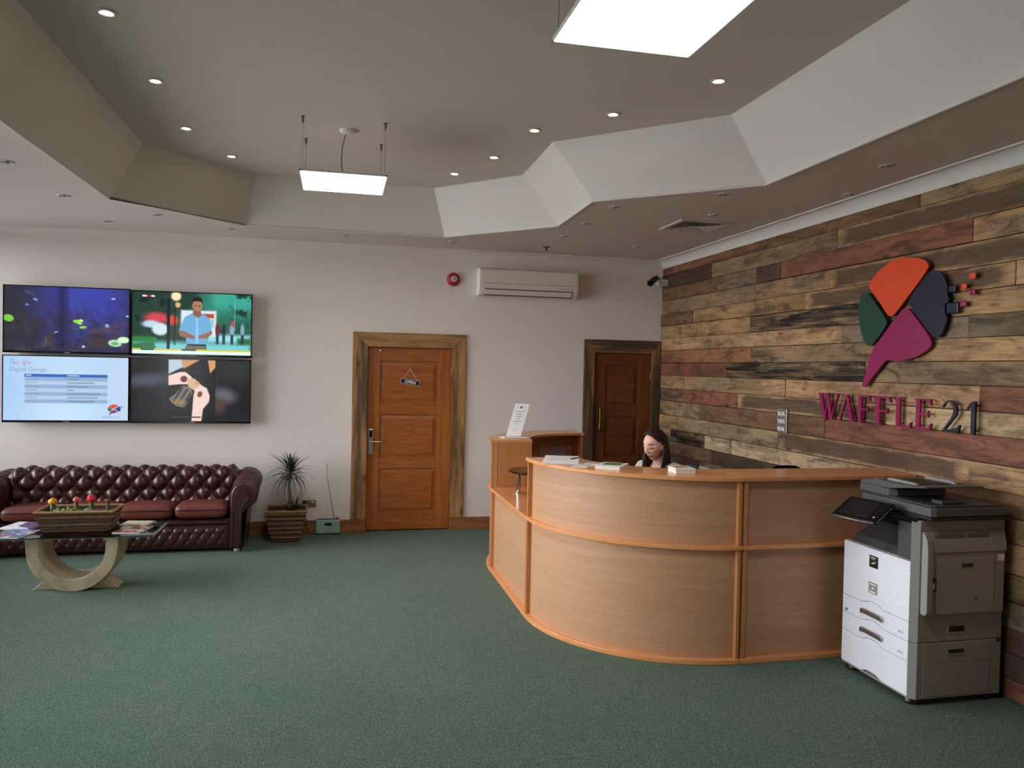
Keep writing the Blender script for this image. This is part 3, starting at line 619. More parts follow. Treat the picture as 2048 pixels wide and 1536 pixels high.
SPOT = [('W', 5.362, 5.112, 'magenta', 'magenta letter W opening the sign on the plank wall'), ('A', 5.110, 4.922, 'magenta', 'magenta letter A after the W on the plank wall'), ('F', 4.897, 4.755, 'magenta', 'first magenta letter F after the A on the plank wall'),
        ('F', 4.714, 4.548, 'magenta', 'second magenta letter F before the L on the plank wall'), ('L', 4.514, 4.352, 'magenta', 'magenta letter L between F and E on the plank wall'), ('E', 4.330, 4.178, 'magenta', 'magenta letter E ending the word on the plank wall'),
        ('2', 4.095, 3.949, 'navy', 'dark navy numeral two on the plank wall'), ('1', 3.910, 3.832, 'navy', 'dark navy numeral one ending the sign on the plank wall')]
for ch, ya, yb, mt, lb in SPOT:
    z0, z1 = 1.470, 1.668
    t = thing('sign_letter', lb, 'letter', (RX-.03, (ya+yb)/2, z0), 'letters of the wall sign')
    m = MB()
    for k, pl in enumerate(LET[ch]): m.prism([(ya+(yb-ya)*u, z0+(z1-z0)*v) for u, v in pl], XS0-.0002*k, XS1, wallfn)
    m.build('face_plate', M[mt], t)
    so = MB()
    for v in (.12, .88): so.lathe([(.004, XS1), (.004, RX-.015)], (0, ya+(yb-ya)*(.22 if ch in 'FLE' else .5 if ch != '1' else .74), z0+(z1-z0)*v), 6, 'x')
    so.build('standoff', M['black'], t)
# ------------------------------------------------------------------ four screens with the pictures they show
NW, NH = 232, 130
UU, VV = np.meshgrid(np.linspace(0, 1, NW), np.linspace(0, 1, NH)); AS = 16/9
def sm(x): return np.clip(x, 0, 1)
def blur_noise(sx, sy, seed):
    r = np.random.RandomState(seed); g = r.rand(sy+2, sx+2)
    x = UU*sx; y = VV*sy; i = np.floor(x).astype(int); j = np.floor(y).astype(int); a = x-i; b_ = y-j; a = a*a*(3-2*a); b_ = b_*b_*(3-2*b_)
    return (g[j, i]*(1-a)+g[j, i+1]*a)*(1-b_)+(g[j+1, i]*(1-a)+g[j+1, i+1]*a)*b_
def fbm(s, seed): return .5*blur_noise(int(s*AS), s, seed)+.3*blur_noise(int(2*s*AS), 2*s, seed+1)+.2*blur_noise(int(4*s*AS), 4*s, seed+2)
class Pic:
    def __init__(s, c): s.a = np.ones((NH, NW, 3))*np.array(c, float)
    def put(s, m, c): s.a = s.a*(1-m[..., None])+np.array(c, float)*m[..., None]; return s
    def ell(s, cx, cy, rx, ry, c, soft=.15, rot=0, al=1.):
        x = (UU-cx)*AS; y = VV-cy; ca, sa = math.cos(rot), math.sin(rot); u = (x*ca+y*sa)/(rx*AS); v = (-x*sa+y*ca)/ry
        return s.put(al*sm((1-np.sqrt(u*u+v*v))/soft+.5), c)
    def poly(s, pts, c, soft=.006, al=1.):
        ins = np.zeros_like(UU, bool); n = len(pts); dm = np.full_like(UU, 9.)
        for i in range(n):
            (x0, y0), (x1, y1) = pts[i], pts[(i+1) % n]
            cond = ((y0 > VV) != (y1 > VV)); ins ^= cond & (UU < (x1-x0)*(VV-y0)/((y1-y0) if y1 != y0 else 1e-9)+x0)
            dx, dy = (x1-x0)*AS, y1-y0; t = sm((((UU-x0)*AS)*dx+(VV-y0)*dy)/(dx*dx+dy*dy+1e-12)); dm = np.minimum(dm, np.hypot((UU-x0)*AS-t*dx, VV-y0-t*dy))
        return s.put(al*sm(np.where(ins, dm, -dm)/soft+.5), c)
    def rect(s, x0, y0, x1, y1, c, soft=.006, al=1.): return s.poly([(x0, y0), (x1, y0), (x1, y1), (x0, y1)], c, soft, al)
# aquarium
A_ = Pic((34, 32, 46)); n1 = fbm(5, 1); n2 = fbm(9, 5)
blue = sm(1.25-np.abs(UU-.66)*1.9)*sm(1.35-VV*.95); A_.a = A_.a*(1-blue[..., None]*.95)+np.array((62, 70, 176.))*blue[..., None]*.95
A_.put(sm((fbm(13, 71)-.46)*6)*sm(VV*1.5-.15)*.55, (40, 34, 44)); A_.put(sm((n1-.47)*4)*sm(VV*1.6-.25)*.9, (50, 42, 46)); A_.put(sm((n2-.52)*5)*sm(VV*1.5-.4)*.6, (104, 82, 86)); A_.put(sm(1-np.abs(UU-.46)/.07)*.7, (22, 22, 58)); A_.put(sm((.3-UU)*4)*.6, (44, 44, 50))
A_.ell(.83, .62, .13, .05, (92, 74, 92), .9, -.3, .6); A_.ell(.75, .86, .12, .09, (72, 56, 60), .9, 0, .7)
for cx, cy, rx, ry, r, c in ((.035, .50, .042, .055, .2, (120, 205, 60)), (.575, .525, .03, .028, .1, (150, 225, 80)), (.61, .51, .018, .02, .4, (200, 245, 150)), (.625, .615, .03, .02, -.1, (140, 215, 70)), (.6, .555, .02, .018, 0, (170, 235, 90)),
    (.885, .855, .055, .055, .1, (190, 235, 190)), (.955, .80, .05, .05, 0, (215, 250, 205)), (.245, .20, .02, .022, .3, (130, 130, 200)), (.18, .285, .016, .02, 0, (110, 110, 190)), (.87, .15, .018, .015, 0, (160, 175, 245)), (.985, .42, .014, .01, 0, (190, 220, 240)),
    (.82, .58, .018, .03, .6, (140, 160, 215)), (.41, .70, .02, .012, -.3, (120, 150, 220)), (.63, .92, .012, .02, 0, (190, 200, 240)), (.20, .10, .05, .02, .4, (70, 74, 120)), (.33, .84, .012, .06, 0, (88, 72, 84))): A_.ell(cx, cy, rx, ry, c, .3, r)
A_.ell(.885, .86, .032, .028, (120, 175, 130), .5)
# news report outdoors
N_ = Pic((28, 58, 44)); f = fbm(7, 21); N_.put(sm((f-.45)*4)*.8, (52, 110, 84)); N_.put(sm((UU-.5)*5)*sm(1.3-VV*2.0), (60, 170, 150)); N_.put(sm((fbm(10, 33)-.5)*5)*sm((UU-.78)*8)*sm(1.6-VV*2), (20, 60, 50)); N_.put(sm((f-.5)*5)*sm((.42-UU)*6), (16, 34, 36))
N_.rect(.0, .80, 1, .96, (120, 210, 215), .1); N_.rect(0, .72, .2, .80, (40, 130, 60), .04); N_.poly([(0, .84), (.18, .8), (.2, .95), (0, .95)], (48, 120, 70), .03); N_.rect(.62, .66, 1, .8, (150, 225, 235), .08); N_.rect(.88, .72, 1, .82, (40, 110, 60), .05)
N_.ell(.2, .42, .10, .09, (215, 70, 80), .7); N_.ell(.15, .52, .07, .06, (190, 220, 235), .6); N_.ell(.23, .60, .07, .10, (215, 235, 245), .4); N_.ell(.33, .45, .05, .08, (220, 70, 70), .7)
N_.rect(.40, .28, .70, .70, (226, 236, 240), .03); N_.rect(.50, .33, .68, .40, (190, 70, 60), .02); N_.rect(.44, .42, .68, .55, (150, 200, 215), .03)
N_.rect(.285, .10, .31, .93, (16, 24, 28), .01); N_.rect(.345, .2, .355, .85, (24, 30, 32), .01); N_.ell(.36, .06, .042, .075, (255, 232, 190), .4); N_.ell(.375, .20, .022, .045, (240, 180, 120), .6); N_.rect(.855, .1, .86, .6, (150, 190, 200), .01)
for x, c in ((.71, (120, 40, 50)), (.765, (40, 50, 60)), (.835, (150, 170, 200)), (.925, (130, 170, 190))): N_.ell(x, .585, .018, .10, c, .35); N_.rect(x-.012, .66, x+.012, .82, (50, 60, 76), .01)
N_.ell(.84, .48, .014, .05, (210, 70, 80), .4)
sh = (112, 176, 222)
N_.poly([(.43, .40), (.49, .33), (.58, .33), (.64, .40), (.665, .62), (.62, .66), (.615, .84), (.45, .84), (.44, .66), (.38, .63)], sh, .012); N_.poly([(.525, .33), (.545, .33), (.55, .84), (.53, .84)], (150, 205, 240), .01); N_.poly([(.38, .60), (.44, .63), (.52, .70), (.51, .75), (.42, .72), (.385, .67)], (150, 104, 84), .01)
N_.poly([(.665, .60), (.62, .64), (.55, .69), (.55, .74), (.62, .73), (.665, .66)], (156, 108, 88), .01); N_.poly([(.505, .26), (.565, .26), (.575, .36), (.54, .40), (.5, .35)], (140, 96, 76), .01); N_.ell(.538, .20, .042, .095, (176, 126, 100), .12); N_.poly([(.49, .17), (.495, .09), (.535, .055), (.575, .08), (.588, .17), (.57, .13), (.51, .13)], (34, 24, 22), .012)
N_.rect(.455, .83, .615, .86, (30, 32, 44), .006); N_.rect(.44, .86, .62, .94, (112, 112, 84), .008); N_.rect(.515, .195, .53, .21, (60, 40, 34), .006); N_.rect(.548, .195, .563, .21, (60, 40, 34), .006)
N_.rect(0, .915, 1, .94, (226, 208, 60), .004); N_.rect(0, .94, 1, 1, (226, 250, 250), .004); N_.rect(.07, .92, .18, .94, (40, 60, 80), .004); N_.rect(.41, .91, .53, .94, (60, 80, 60), .004)
N_.rect(.08, .055, .115, .085, (235, 240, 240), .004); N_.rect(.115, .055, .155, .085, (200, 40, 60), .004); N_.rect(.155, .055, .185, .085, (235, 240, 240), .004)
# slide
G_ = Pic((176, 208, 244)); G_.a += (np.array((26, 22, 8.))*(1-np.abs(UU-.5)*1.6)[..., None])*(.6+.4*VV[..., None]); G_.put(sm((.25-UU)*3)*sm(.9-np.abs(VV-.5)), (158, 200, 246)); G_.put(sm((UU-.75)*3)*.7, (206, 220, 238))
G_.rect(.165, .275, .83, .325, (56, 104, 190), .006)
for i in range(7):
    y = .325+.058*i; G_.rect(.165, y, .83, y+.058, (150, 178, 214) if i % 2 == 0 else (184, 208, 236), .006)
    if i: G_.rect(.175, y+.022, .175+(.09 if i % 2 else .105), y+.034, (140, 160, 190), .008)
    G_.rect(.505, y+.022, .505+(.09, .22, .17, .05, .27, .25, .22)[i], y+.036, (118, 134, 160), .008)
G_.rect(.175, .29, .22, .305, (210, 225, 245), .006); G_.rect(.505, .29, .60, .305, (210, 225, 245), .006)
G_.poly([(.84, .80), (.845, .77), (.87, .745), (.905, .745), (.92, .76), (.885, .815)], (232, 84, 50)); G_.poly([(.835, .80), (.84, .79), (.875, .825), (.85, .86), (.835, .84)], (40, 120, 90)); G_.poly([(.885, .825), (.915, .865), (.88, .885), (.865, .885), (.843, .925), (.853, .865)], (150, 40, 100)); G_.poly([(.892, .815), (.925, .77), (.94, .8), (.938, .845), (.92, .86)], (50, 70, 170)); G_.rect(.94, .775, .955, .795, (90, 110, 190), .01)
# hands holding a small bird
B_ = Pic((24, 24, 28)); f = fbm(3, 51); B_.put(sm((f-.45)*3)*.5, (42, 42, 52)); B_.ell(.12, .34, .22, .10, (74, 76, 92), 1.2, -.1); B_.ell(.78, .58, .10, .12, (96, 94, 104), 1.0, .2); B_.ell(.9, .15, .14, .2, (46, 52, 44), 1.2); B_.ell(.74, .75, .05, .12, (78, 56, 44), 1.1)
B_.rect(.305, 0, .70, 1, (10, 10, 12), .008); B_.poly([(.305, 0), (.42, 0), (.43, .12), (.36, .18), (.305, .24)], (186, 208, 220), .012); B_.poly([(.41, 0), (.57, 0), (.43, .15)], (206, 150, 96), .012); B_.poly([(.57, 0), (.64, 0), (.66, .18), (.62, .3), (.5, .2)], (18, 18, 34), .02); B_.poly([(.635, 0), (.70, 0), (.70, .12), (.655, .22)], (216, 160, 104), .012)
sk = (244, 214, 202)
B_.poly([(.305, .26), (.40, .20), (.45, .20), (.50, .28), (.51, .36), (.46, .40), (.40, .40), (.305, .42)], sk, .012); B_.ell(.435, .315, .03, .05, (96, 44, 40), .3); B_.poly([(.46, .30), (.52, .30), (.56, .36), (.60, .44), (.58, .50), (.52, .50), (.47, .44)], (216, 178, 150), .014)
B_.poly([(.53, .47), (.58, .41), (.63, .46), (.655, .58), (.65, .68), (.60, .80), (.585, 1), (.50, 1), (.51, .78), (.515, .6)], sk, .012); B_.ell(.57, .56, .02, .05, (130, 50, 40), .3, .3)
B_.poly([(.31, .63), (.36, .56), (.43, .42), (.50, .46), (.51, .56), (.47, .66), (.44, .78), (.38, .76), (.33, .70)], (116, 112, 104), .014); st = (np.sin((UU*AS*70+VV*40)) > .2)&(UU > .33)&(UU < .51)&(VV > .45)&(VV < .78)&((UU-.42)**2*3+(VV-.6)**2 < .022); B_.put(st*.75, (34, 30, 30)); B_.ell(.40, .69, .06, .05, (170, 134, 84), .8, .2, .7); B_.ell(.545, .385, .02, .02, (200, 150, 90), .4)
B_.rect(.33, .925, .58, .945, (60, 60, 64), .01)

def screen_mat(k):
    m, n, l, b = newmat('lit_screen'); at = n.new('ShaderNodeAttribute'); at.attribute_name = 'picture'
    b.inputs['Base Color'].default_value = (.01, .01, .012, 1); b.inputs['Roughness'].default_value = .2
    l.new(at.outputs['Color'], b.inputs['Emission Color']); b.inputs['Emission Strength'].default_value = k; return m
SCR = screen_mat(1.0)
TY = 8.41
def tv(label, x0, x1, z0, z1, pic):
    t = thing('television', label, 'television', ((x0+x1)/2, D, z0), 'wall of four televisions')
    bz = .0095; fr = MB()
    for a in ((x0, x1, z1-bz, z1), (x0, x1, z0, z0+.022), (x0, x0+bz, z0, z1), (x1-bz, x1, z0, z1)): fr.box(a[0], a[1], TY, TY+.03, a[2], a[3])
    fr.build('bezel', M['gloss_black'], t)
    MB().box(x0+.004, x1-.004, TY+.012, TY+.05, z0+.004, z1-.004).build('back_case', M['black'], t, bevel=.006)
    MB().box((x0+x1)/2-.2, (x0+x1)/2+.2, TY+.05, D, z0+.15, z1-.15).build('wall_mount', M['black'], t)
    MB().box((x0+x1)/2-.03, (x0+x1)/2+.03, TY-.002, TY+.002, z0+.006, z0+.012).build('maker_mark', M['pr_grey'], t)
    u0, u1, w0, w1 = x0+bz, x1-bz, z0+.022, z1-bz; y = TY+.004
    vs = np.zeros((NH, NW, 3)); vs[..., 0] = u0+(u1-u0)*UU; vs[..., 1] = y; vs[..., 2] = w1+(w0-w1)*VV
    idx = np.arange(NH*NW).reshape(NH, NW); fs = np.stack([idx[:-1, :-1], idx[1:, :-1], idx[1:, 1:], idx[:-1, 1:]], -1).reshape(-1, 4)
    me = bpy.data.meshes.new('screen'); me.from_pydata(vs.reshape(-1, 3).tolist(), [], fs.tolist())
    c = np.clip(pic.a/255., 0, 1); c = np.where(c <= .04045, c/12.92, ((c+.055)/1.055)**2.4); ca = np.ones((NH*NW, 4), np.float32); ca[:, :3] = c.reshape(-1, 3)
    at = me.color_attributes.new('picture', 'FLOAT_COLOR', 'POINT'); at.data.foreach_set('color', ca.ravel())
    return link('screen', me, SCR, t), (u0, u1, w0, w1, y)
tv('upper left television showing a dark blue aquarium with green fish', -3.165, -2.027, 1.864, 2.523, A_)
tv('upper right television showing a news reporter in a blue shirt outdoors', -2.016, -.862, 1.860, 2.517, N_)
sc, R_ = tv('lower left television showing a pale blue slide with a timetable', -3.168, -2.029, 1.183, 1.842, G_)
tv('lower right television showing two hands holding a small bird', -2.018, -.866, 1.180, 1.838, B_)
def emi(nm, c): return pm(nm, (0, 0, 0, 1), .5, emit=c, strength=1)
u0, u1, w0, w1, y = R_
def slide_text(body, u, v, size, mt, stretch=1.):
    me = text_mesh(body, size, .0002); x_, z_ = u0+(u1-u0)*u, w1+(w0-w1)*v
    place_mesh(me, lambda a, b_, c: (x_+a*stretch, y-.001-c, z_+b_)); link('slide_lettering', me, mt, sc)
cols = [emi('slide_blue', rgb(110, 150, 225)), emi('slide_red', rgb(226, 120, 110)), emi('slide_yellow', rgb(220, 196, 120)), emi('slide_green', rgb(110, 180, 140)), emi('slide_grey', rgb(140, 152, 172))]
uu = .05
for ch, k, wd in (('G', 0, .040), ('o', 1, .031), ('o', 2, .031), ('g', 0, .031), ('l', 3, .013), ('e', 1, .03)): slide_text(ch, uu, .125, .062, cols[k]); uu += wd
slide_text('Digital Garage', .05, .235, .057, cols[4]); slide_text('WAFFLE 21', .785, .965, .030, cols[4], 1.15)
def sm1(x): return max(0., min(1., x))
# ------------------------------------------------------------------ chesterfield sofa
sofa = thing('chesterfield_sofa', 'dark oxblood leather chesterfield sofa with deep buttoned back', 'sofa', (-1.965, 8.1, 0))
XL, XR, XM = -2.94, -.99, -1.965
def arc_profile(pts, n):
    P = [Vector((a, b_)) for a, b_ in pts]; L = [0]
    for a, b_ in zip(P[:-1], P[1:]): L.append(L[-1]+(b_-a).length)
    out = []
    for k in range(n+1):
        s_ = L[-1]*k/n; i = 0
        while i < len(L)-2 and L[i+1] < s_: i += 1
        out.append((P[i].lerp(P[i+1], (s_-L[i])/max(L[i+1]-L[i], 1e-9)), s_))
    return out, L[-1]
def smoothed(pts, it=3):
    for _ in range(it):
        o = [pts[0]]
        for a, b_ in zip(pts[:-1], pts[1:]): o += [(a[0]*.75+b_[0]*.25, a[1]*.75+b_[1]*.25), (a[0]*.25+b_[0]*.75, a[1]*.25+b_[1]*.75)]
        pts = o+[pts[-1]]
    return pts
def tuft(x, s_, a, b_):
    p_ = x/a+s_/(2*b_); q_ = x/a-s_/(2*b_)
    return (abs(math.sin(math.pi*p_))*abs(math.sin(math.pi*q_)))**.36
def tuftface(name, prof, x0, x1, a, b_, amp, fade, nx, ns, swap=False, s_off=0.):
    pr, L = arc_profile(prof, ns); nr = []
    for k in range(ns+1):
        t = pr[min(k+1, ns)][0]-pr[max(k-1, 0)][0]; t.normalize(); nr.append(Vector((-t.y, t.x)))
    m = MB()
    def fn(u, v):
        x = x0+(x1-x0)*u; k = int(round(v*ns)); pt, s_ = pr[k]; h = amp*tuft(x-x0, s_+s_off, a, b_)*fade(s_/L)*sm1(u/.03)*sm1((1-u)/.03)
        q = pt+nr[k]*h
        return (q.x, x, q.y) if swap else (x, q.x, q.y)
    return m.grid(fn, nx, ns), pr, nr
back = smoothed([(8.045, .36), (8.06, .48), (8.10, .57), (8.09, .64), (8.13, .72), (8.22, .735), (8.30, .70), (8.32, .62), (8.31, .5)], 3)
fd = lambda t: sm1((t-.0)/.06)*sm1((.80-t)/.12)
bk, pr, nr = tuftface('back', back, XL-.055, XR+.055, 0.166, .098, .060, fd, 300, 84, s_off=.02)
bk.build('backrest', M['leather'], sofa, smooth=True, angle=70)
MB().box(XL-.13, XR+.13, 8.20, 8.42, .036, .62).build('back_frame', M['leather'], sofa, bevel=.02)
_, L = arc_profile(back, 84)
bm_ = MB().ball((0, 0, 0), .011, 8, 6).mesh('button', True); bm_.materials.append(M['button'])
for r in range(1, 5):
    s_ = .098*r-.02; i = min(range(85), key=lambda k: abs(pr[k][1]-s_)); q = pr[i][0]+nr[i]*.004
    n0 = int((XR-XL+.16)/.166)
    for k in range(n0+2):
        x = XL-.055+.166*(k+(.5 if r % 2 else 0))
        if XL-.02 < x < XR+.02:
            o = bpy.data.objects.new('button', bm_); COL.objects.link(o); o.parent = sofa; o.matrix_parent_inverse = Matrix.Translation(-LOC[sofa.name]); o.location = (x, q.x, q.y)
for sgn, xi in ((1, XR), (-1, XL)):
    am = MB(); nt = 56; na = 40; ya, yb = 7.765, 8.36
    def arm(u, v):
        y = ya+(yb-ya)*u; up_ = sm1(u/.85); zt = .655+.075*up_*up_*(3-2*up_); r = .118; xc = .145-.012*up_; zc = zt-r
        if v < .3: a = (0.0, .28+(zc-.28)*v/.3); nx_, nz_ = -1, 0; q = (a[0]+.018, a[1])
        elif v < .82:
            th = math.pi-(v-.3)/.52*math.pi*1.42; nx_, nz_ = math.cos(th), math.sin(th); q = (xc+r*nx_, zc+r*nz_)
        else:
            th = math.pi-math.pi*1.42; e = (xc+r*math.cos(th), zc+r*math.sin(th)); w_ = (v-.82)/.18; q = (e[0]+(.135-e[0])*w_, e[1]+(.04-e[1])*w_); nx_, nz_ = 1, 0
        pl = abs(math.sin(math.pi*(u*8.5)))**.5; env = sm1((v-.30)/.08)*sm1((.84-v)/.1)*sm1(u/.03)
        h = .016*(pl-.6)*env
        if v < .5: h += .02*(tuft(y-7.78, (v)*.62, .15, .1)-.3)*sm1((.5-v)/.1)*sm1(u/.1)
        return (xi+sgn*(q[0]+nx_*h), y, q[1]+nz_*h)
    am.grid(arm, nt, na)
    am.build('arm', M['leather'], sofa, smooth=True, angle=75)
    # front scroll and its upright facing
    zc = .537; xc = .145; sc_ = [(xc+.118*math.cos(t), zc+.118*math.sin(t)) for t in np.linspace(-.42*math.pi, math.pi, 26)]
    pts = [(.128, .034)]+[(.128, .36)]+sc_+[(.018, .42), (.018, .034)]
    MB().prism(pts, 7.745, 7.80, lambda u, v, q: (xi+sgn*u, q, v)).build('arm_front', M['leather'], sofa, smooth=True, bevel=.01, angle=50)
    f2 = [(.115, .045), (.115, .42)]+[(.125+.062*math.cos(t), .535+.070*math.sin(t)) for t in np.linspace(-.35*math.pi, math.pi*1.05, 20)]+[(.052, .42), (.040, .045)]
    fp = MB().prism(f2, 7.728, 7.75, lambda u, v, q: (xi+sgn*u, q, v)).build('facing_panel', M['leather'], sofa, smooth=True, bevel=.008, angle=50)
    st_ = MB(); st_.tube([(xi+sgn*u, 7.727, v) for u, v in f2], .003, 6, closed=True); st_.build('stud_trim', M['button'], fp, smooth=True)
    MB().lathe([(.018, .0), (.026, .012), (.026, .03), (.02, .06)], (xi+sgn*.08, 7.775, 0), 16).build('foot', M['trim'], sofa, smooth=True)
    MB().lathe([(.02, .0), (.026, .02), (.024, .045), (.03, .07)], (xi+sgn*.08, 8.36, 0), 14).build('foot', M['black'], sofa, smooth=True)
for i in range(4):
    x0 = XL+.006+i*(XR-XL)/4; x1 = XL-.006+(i+1)*(XR-XL)/4
    c = MB(); cx, cy, cz = (x0+x1)/2, 7.90, .395; hx, hy, hz = (x1-x0)/2, .185, .074
    def cush(u, v):
        th = 2*math.pi*u; ph = math.pi*(v-.5); e = .28; sg_ = lambda t: math.copysign(abs(t)**e, t)
        a, b_ = sg_(math.cos(th)), sg_(math.sin(th)); cp = abs(math.cos(ph))**.35; zz = math.copysign(abs(math.sin(ph))**.75, math.sin(ph))
        z = cz+hz*zz*(1+.25*(1-a*a)*(1-b_*b_) if zz > 0 else 1)
        return (cx+hx*a*cp, cy+hy*b_*cp, z)
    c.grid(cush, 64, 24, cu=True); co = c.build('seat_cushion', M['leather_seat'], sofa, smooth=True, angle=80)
    pp = []
    for k in range(64):
        th = 2*math.pi*k/64; sg_ = lambda t: math.copysign(abs(t)**.28, t); pp.append((cx+hx*1.005*sg_(math.cos(th)), cy+hy*1.005*sg_(math.sin(th)), cz+.018))
    MB().tube(pp, .005, 6, closed=True).build('piping', M['button'], co, smooth=True)
fk = [(7.765, .255), (7.760, .16), (7.765, .075)]
sk_, _, _ = tuftface('skirt', [(7.77, .04), (7.765, .15), (7.77, .262)], XL, XR, .094, .072, .022, lambda t: sm1(t/.25)*sm1((1-t)/.25), 220, 24, s_off=.048)
sk_.build('skirt_front', M['leather'], sofa, smooth=True, angle=70)
MB().tube([(XL, 7.765, .288), (XR, 7.765, .288)], .022, 12).build('front_roll', M['leather'], sofa, smooth=True)
MB().box(XL-.1, XR+.1, 7.785, 8.30, .036, .315).build('seat_base', M['leather'], sofa, bevel=.01)

# ------------------------------------------------------------------ coffee table
TX, TZ = -1.985, .45
tab = thing('coffee_table', 'glass-topped coffee table on a curved stone U base', 'table', (TX, 6.74, 0))
gl = MB(); gx0, gx1, gy0, gy1 = -2.56, -1.37, 6.455, 7.07
P = [(gx0, gy0), (gx1, gy0), (gx1, gy1), (gx0, gy1)]; ins = lambda d: [(gx0+d, gy0+d), (gx1-d, gy0+d), (gx1-d, gy1-d), (gx0+d, gy1-d)]
gl.add([(a, b_, TZ-.010) for a, b_ in P]+[(a, b_, TZ-.006) for a, b_ in P]+[(a, b_, TZ) for a, b_ in ins(.018)], [(3, 2, 1, 0), (8, 9, 10, 11)]+[(i+4*j, (i+1) % 4+4*j, (i+1) % 4+4*j+4, i+4*j+4) for j in (0, 1) for i in range(4)])
gl.build('glass_top', M['glass'], tab)
ge = MB()
for j in range(4): a, b_ = P[j], P[(j+1) % 4]; ge.tube([(a[0], a[1], TZ-.008), (b_[0], b_[1], TZ-.008)], .0028, 6)
ge.build('glass_edge', pm('glass_edge_green', rgb(70, 96, 88), .2), tab)
U = []; ro, ri = .325, .238
for t in np.linspace(math.pi, 2*math.pi, 33): U.append((ro*math.cos(t), .338+.338*math.sin(t)))
U = [(-ro-.005, TZ-.011)]+U+[(ro+.005, TZ-.011), (ri+.005, TZ-.011)]+[(ri*math.cos(t), .34+.245*math.sin(t)) for t in np.linspace(2*math.pi, math.pi, 33)]+[(-ri-.005, TZ-.011)]
MB().prism(U, 6.58, 6.90, lambda u, v, q: (TX+u, q, v)).build('stone_arch', M['stone'], tab, smooth=True, bevel=.004, angle=30)
MB().prism([(-.31, 0), (-.20, 0), (-.1, .004), (.1, .004), (.20, 0), (.31, 0), (.215, .085), (.15, .06), (-.15, .06), (-.215, .085)], 6.66, 6.82, lambda u, v, q: (TX+u+.005, q, v)).build('stone_foot', M['stone'], tab, bevel=.004)

# woven trough of cacti
def weave_mat(name, c1, c2):
    m, n, l, b = newmat(name); v = coords(n, l, (1, 1, 1), False); f = noise(n, l, v, 90, 3, .7)
    l.new(ramp(n, l, f, [(.3, c1), (.7, c2)]), b.inputs['Base Color']); b.inputs['Roughness'].default_value = .75; bump(n, l, b, f, .5, .004); m.diffuse_color = c2; return m
M['weave'] = weave_mat('brown_wicker', rgb(52, 34, 24), rgb(104, 74, 50)); M['weave_light'] = weave_mat('pale_rope', rgb(120, 88, 56), rgb(178, 142, 98)); M['soil'] = weave_mat('potting_soil', rgb(40, 30, 22), rgb(92, 70, 48))
def rect_path(cx, cy, hx, hy, z, wob=.0, n=10):
    out = []
    for (ax, ay), (bx, by) in zip([(-1, -1), (1, -1), (1, 1), (-1, 1)], [(1, -1), (1, 1), (-1, 1), (-1, -1)]):
        for k in range(n): t = k/n; out.append((cx+hx*(ax+(bx-ax)*t)+random.uniform(-wob, wob), cy+hy*(ay+(by-ay)*t)+random.uniform(-wob, wob), z+random.uniform(-wob, wob)))
    return out
def trough(root, cx, cy, z0, z1, bx, by, tx, ty, rows, rim, pale_every, rr):
    for k in range(rows):
        t = k/(rows-1); r = rr; hx, hy = bx+(tx-bx)*t, by+(ty-by)*t
        MB().tube(rect_path(cx, cy, hx, hy, z0+r+(z1-z0-2*r)*t, .0018), r, 7, closed=True).build('woven_band', M['weave'], root, smooth=True)
        if k % pale_every == pale_every-1 and k < rows-1: MB().tube(rect_path(cx, cy, hx+r*.95, hy+r*.95, z0+r+(z1-z0-2*r)*(k+.5)/(rows-1), .002), r*.42, 6, closed=True).build('pale_cord', M['weave_light'], root, smooth=True)
    MB().tube(rect_path(cx, cy, tx+.004, ty+.004, z1, .002), rim, 8, closed=True).build('rim', M['weave_light'], root, smooth=True)
    m = MB(); P0 = [(cx-bx, cy-by), (cx+bx, cy-by), (cx+bx, cy+by), (cx-bx, cy+by)]; k = .97; P1 = [(cx+(tx*k)*a, cy+(ty*k)*b_) for a, b_ in ((-1, -1), (1, -1), (1, 1), (-1, 1))]
    m.add([(a, b_, z0) for a, b_ in P0]+[(a, b_, z1-.005) for a, b_ in P1], [(3, 2, 1, 0)]+[(i, (i+1) % 4, 4+(i+1) % 4, 4+i) for i in range(4)]); m.build('lining', M['weave'], root)
    zs = z1-.03; q = .90; MB().add([(cx+tx*q*a, cy+ty*q*b_, zs) for a, b_ in ((-1, -1), (1, -1), (1, 1), (-1, 1))], [(0, 1, 2, 3)]).build('soil', M['soil'], root)
bk = thing('woven_planter', 'long woven trough planter on the glass coffee table', 'planter', (-1.985, 6.775, TZ))
trough(bk, -1.985, 6.775, TZ+.001, .615, .235, .115, .277, .155, 8, .011, 3, .0115)
M['cactus'] = weave_mat('cactus_green', rgb(44, 72, 40), rgb(84, 112, 62)); M['cactus_pale'] = weave_mat('cactus_pale_green', rgb(110, 128, 62), rgb(156, 166, 92)); M['cactus_grey'] = weave_mat('cactus_grey_green', rgb(70, 96, 74), rgb(150, 170, 146))
def ribbed(m, cx, cy, z0, h, r, ribs=9, top=.8):
    def fn(u, v):
        th = 2*math.pi*u; rr = r*(1+.16*math.cos(ribs*th))*(1 if v < top else math.sqrt(max(0, 1-((v-top)/(1-top))**2))+.001); return (cx+rr*math.cos(th), cy+rr*math.sin(th), z0+h*v)
    return m.grid(fn, ribs*6, 14, cu=True)
def knob(m, c, r, seed):
    rr = random.Random(seed); m.ball(c, (r, r, r*.85), 18, 12)
    for k in range(26):
        th = rr.uniform(0, 6.28); ph = rr.uniform(-.2, 1.5); m.ball((c[0]+r*.86*math.cos(th)*math.cos(ph), c[1]+r*.86*math.sin(th)*math.cos(ph), c[2]+r*.75*math.sin(ph)), r*.26, 7, 5)
    return m
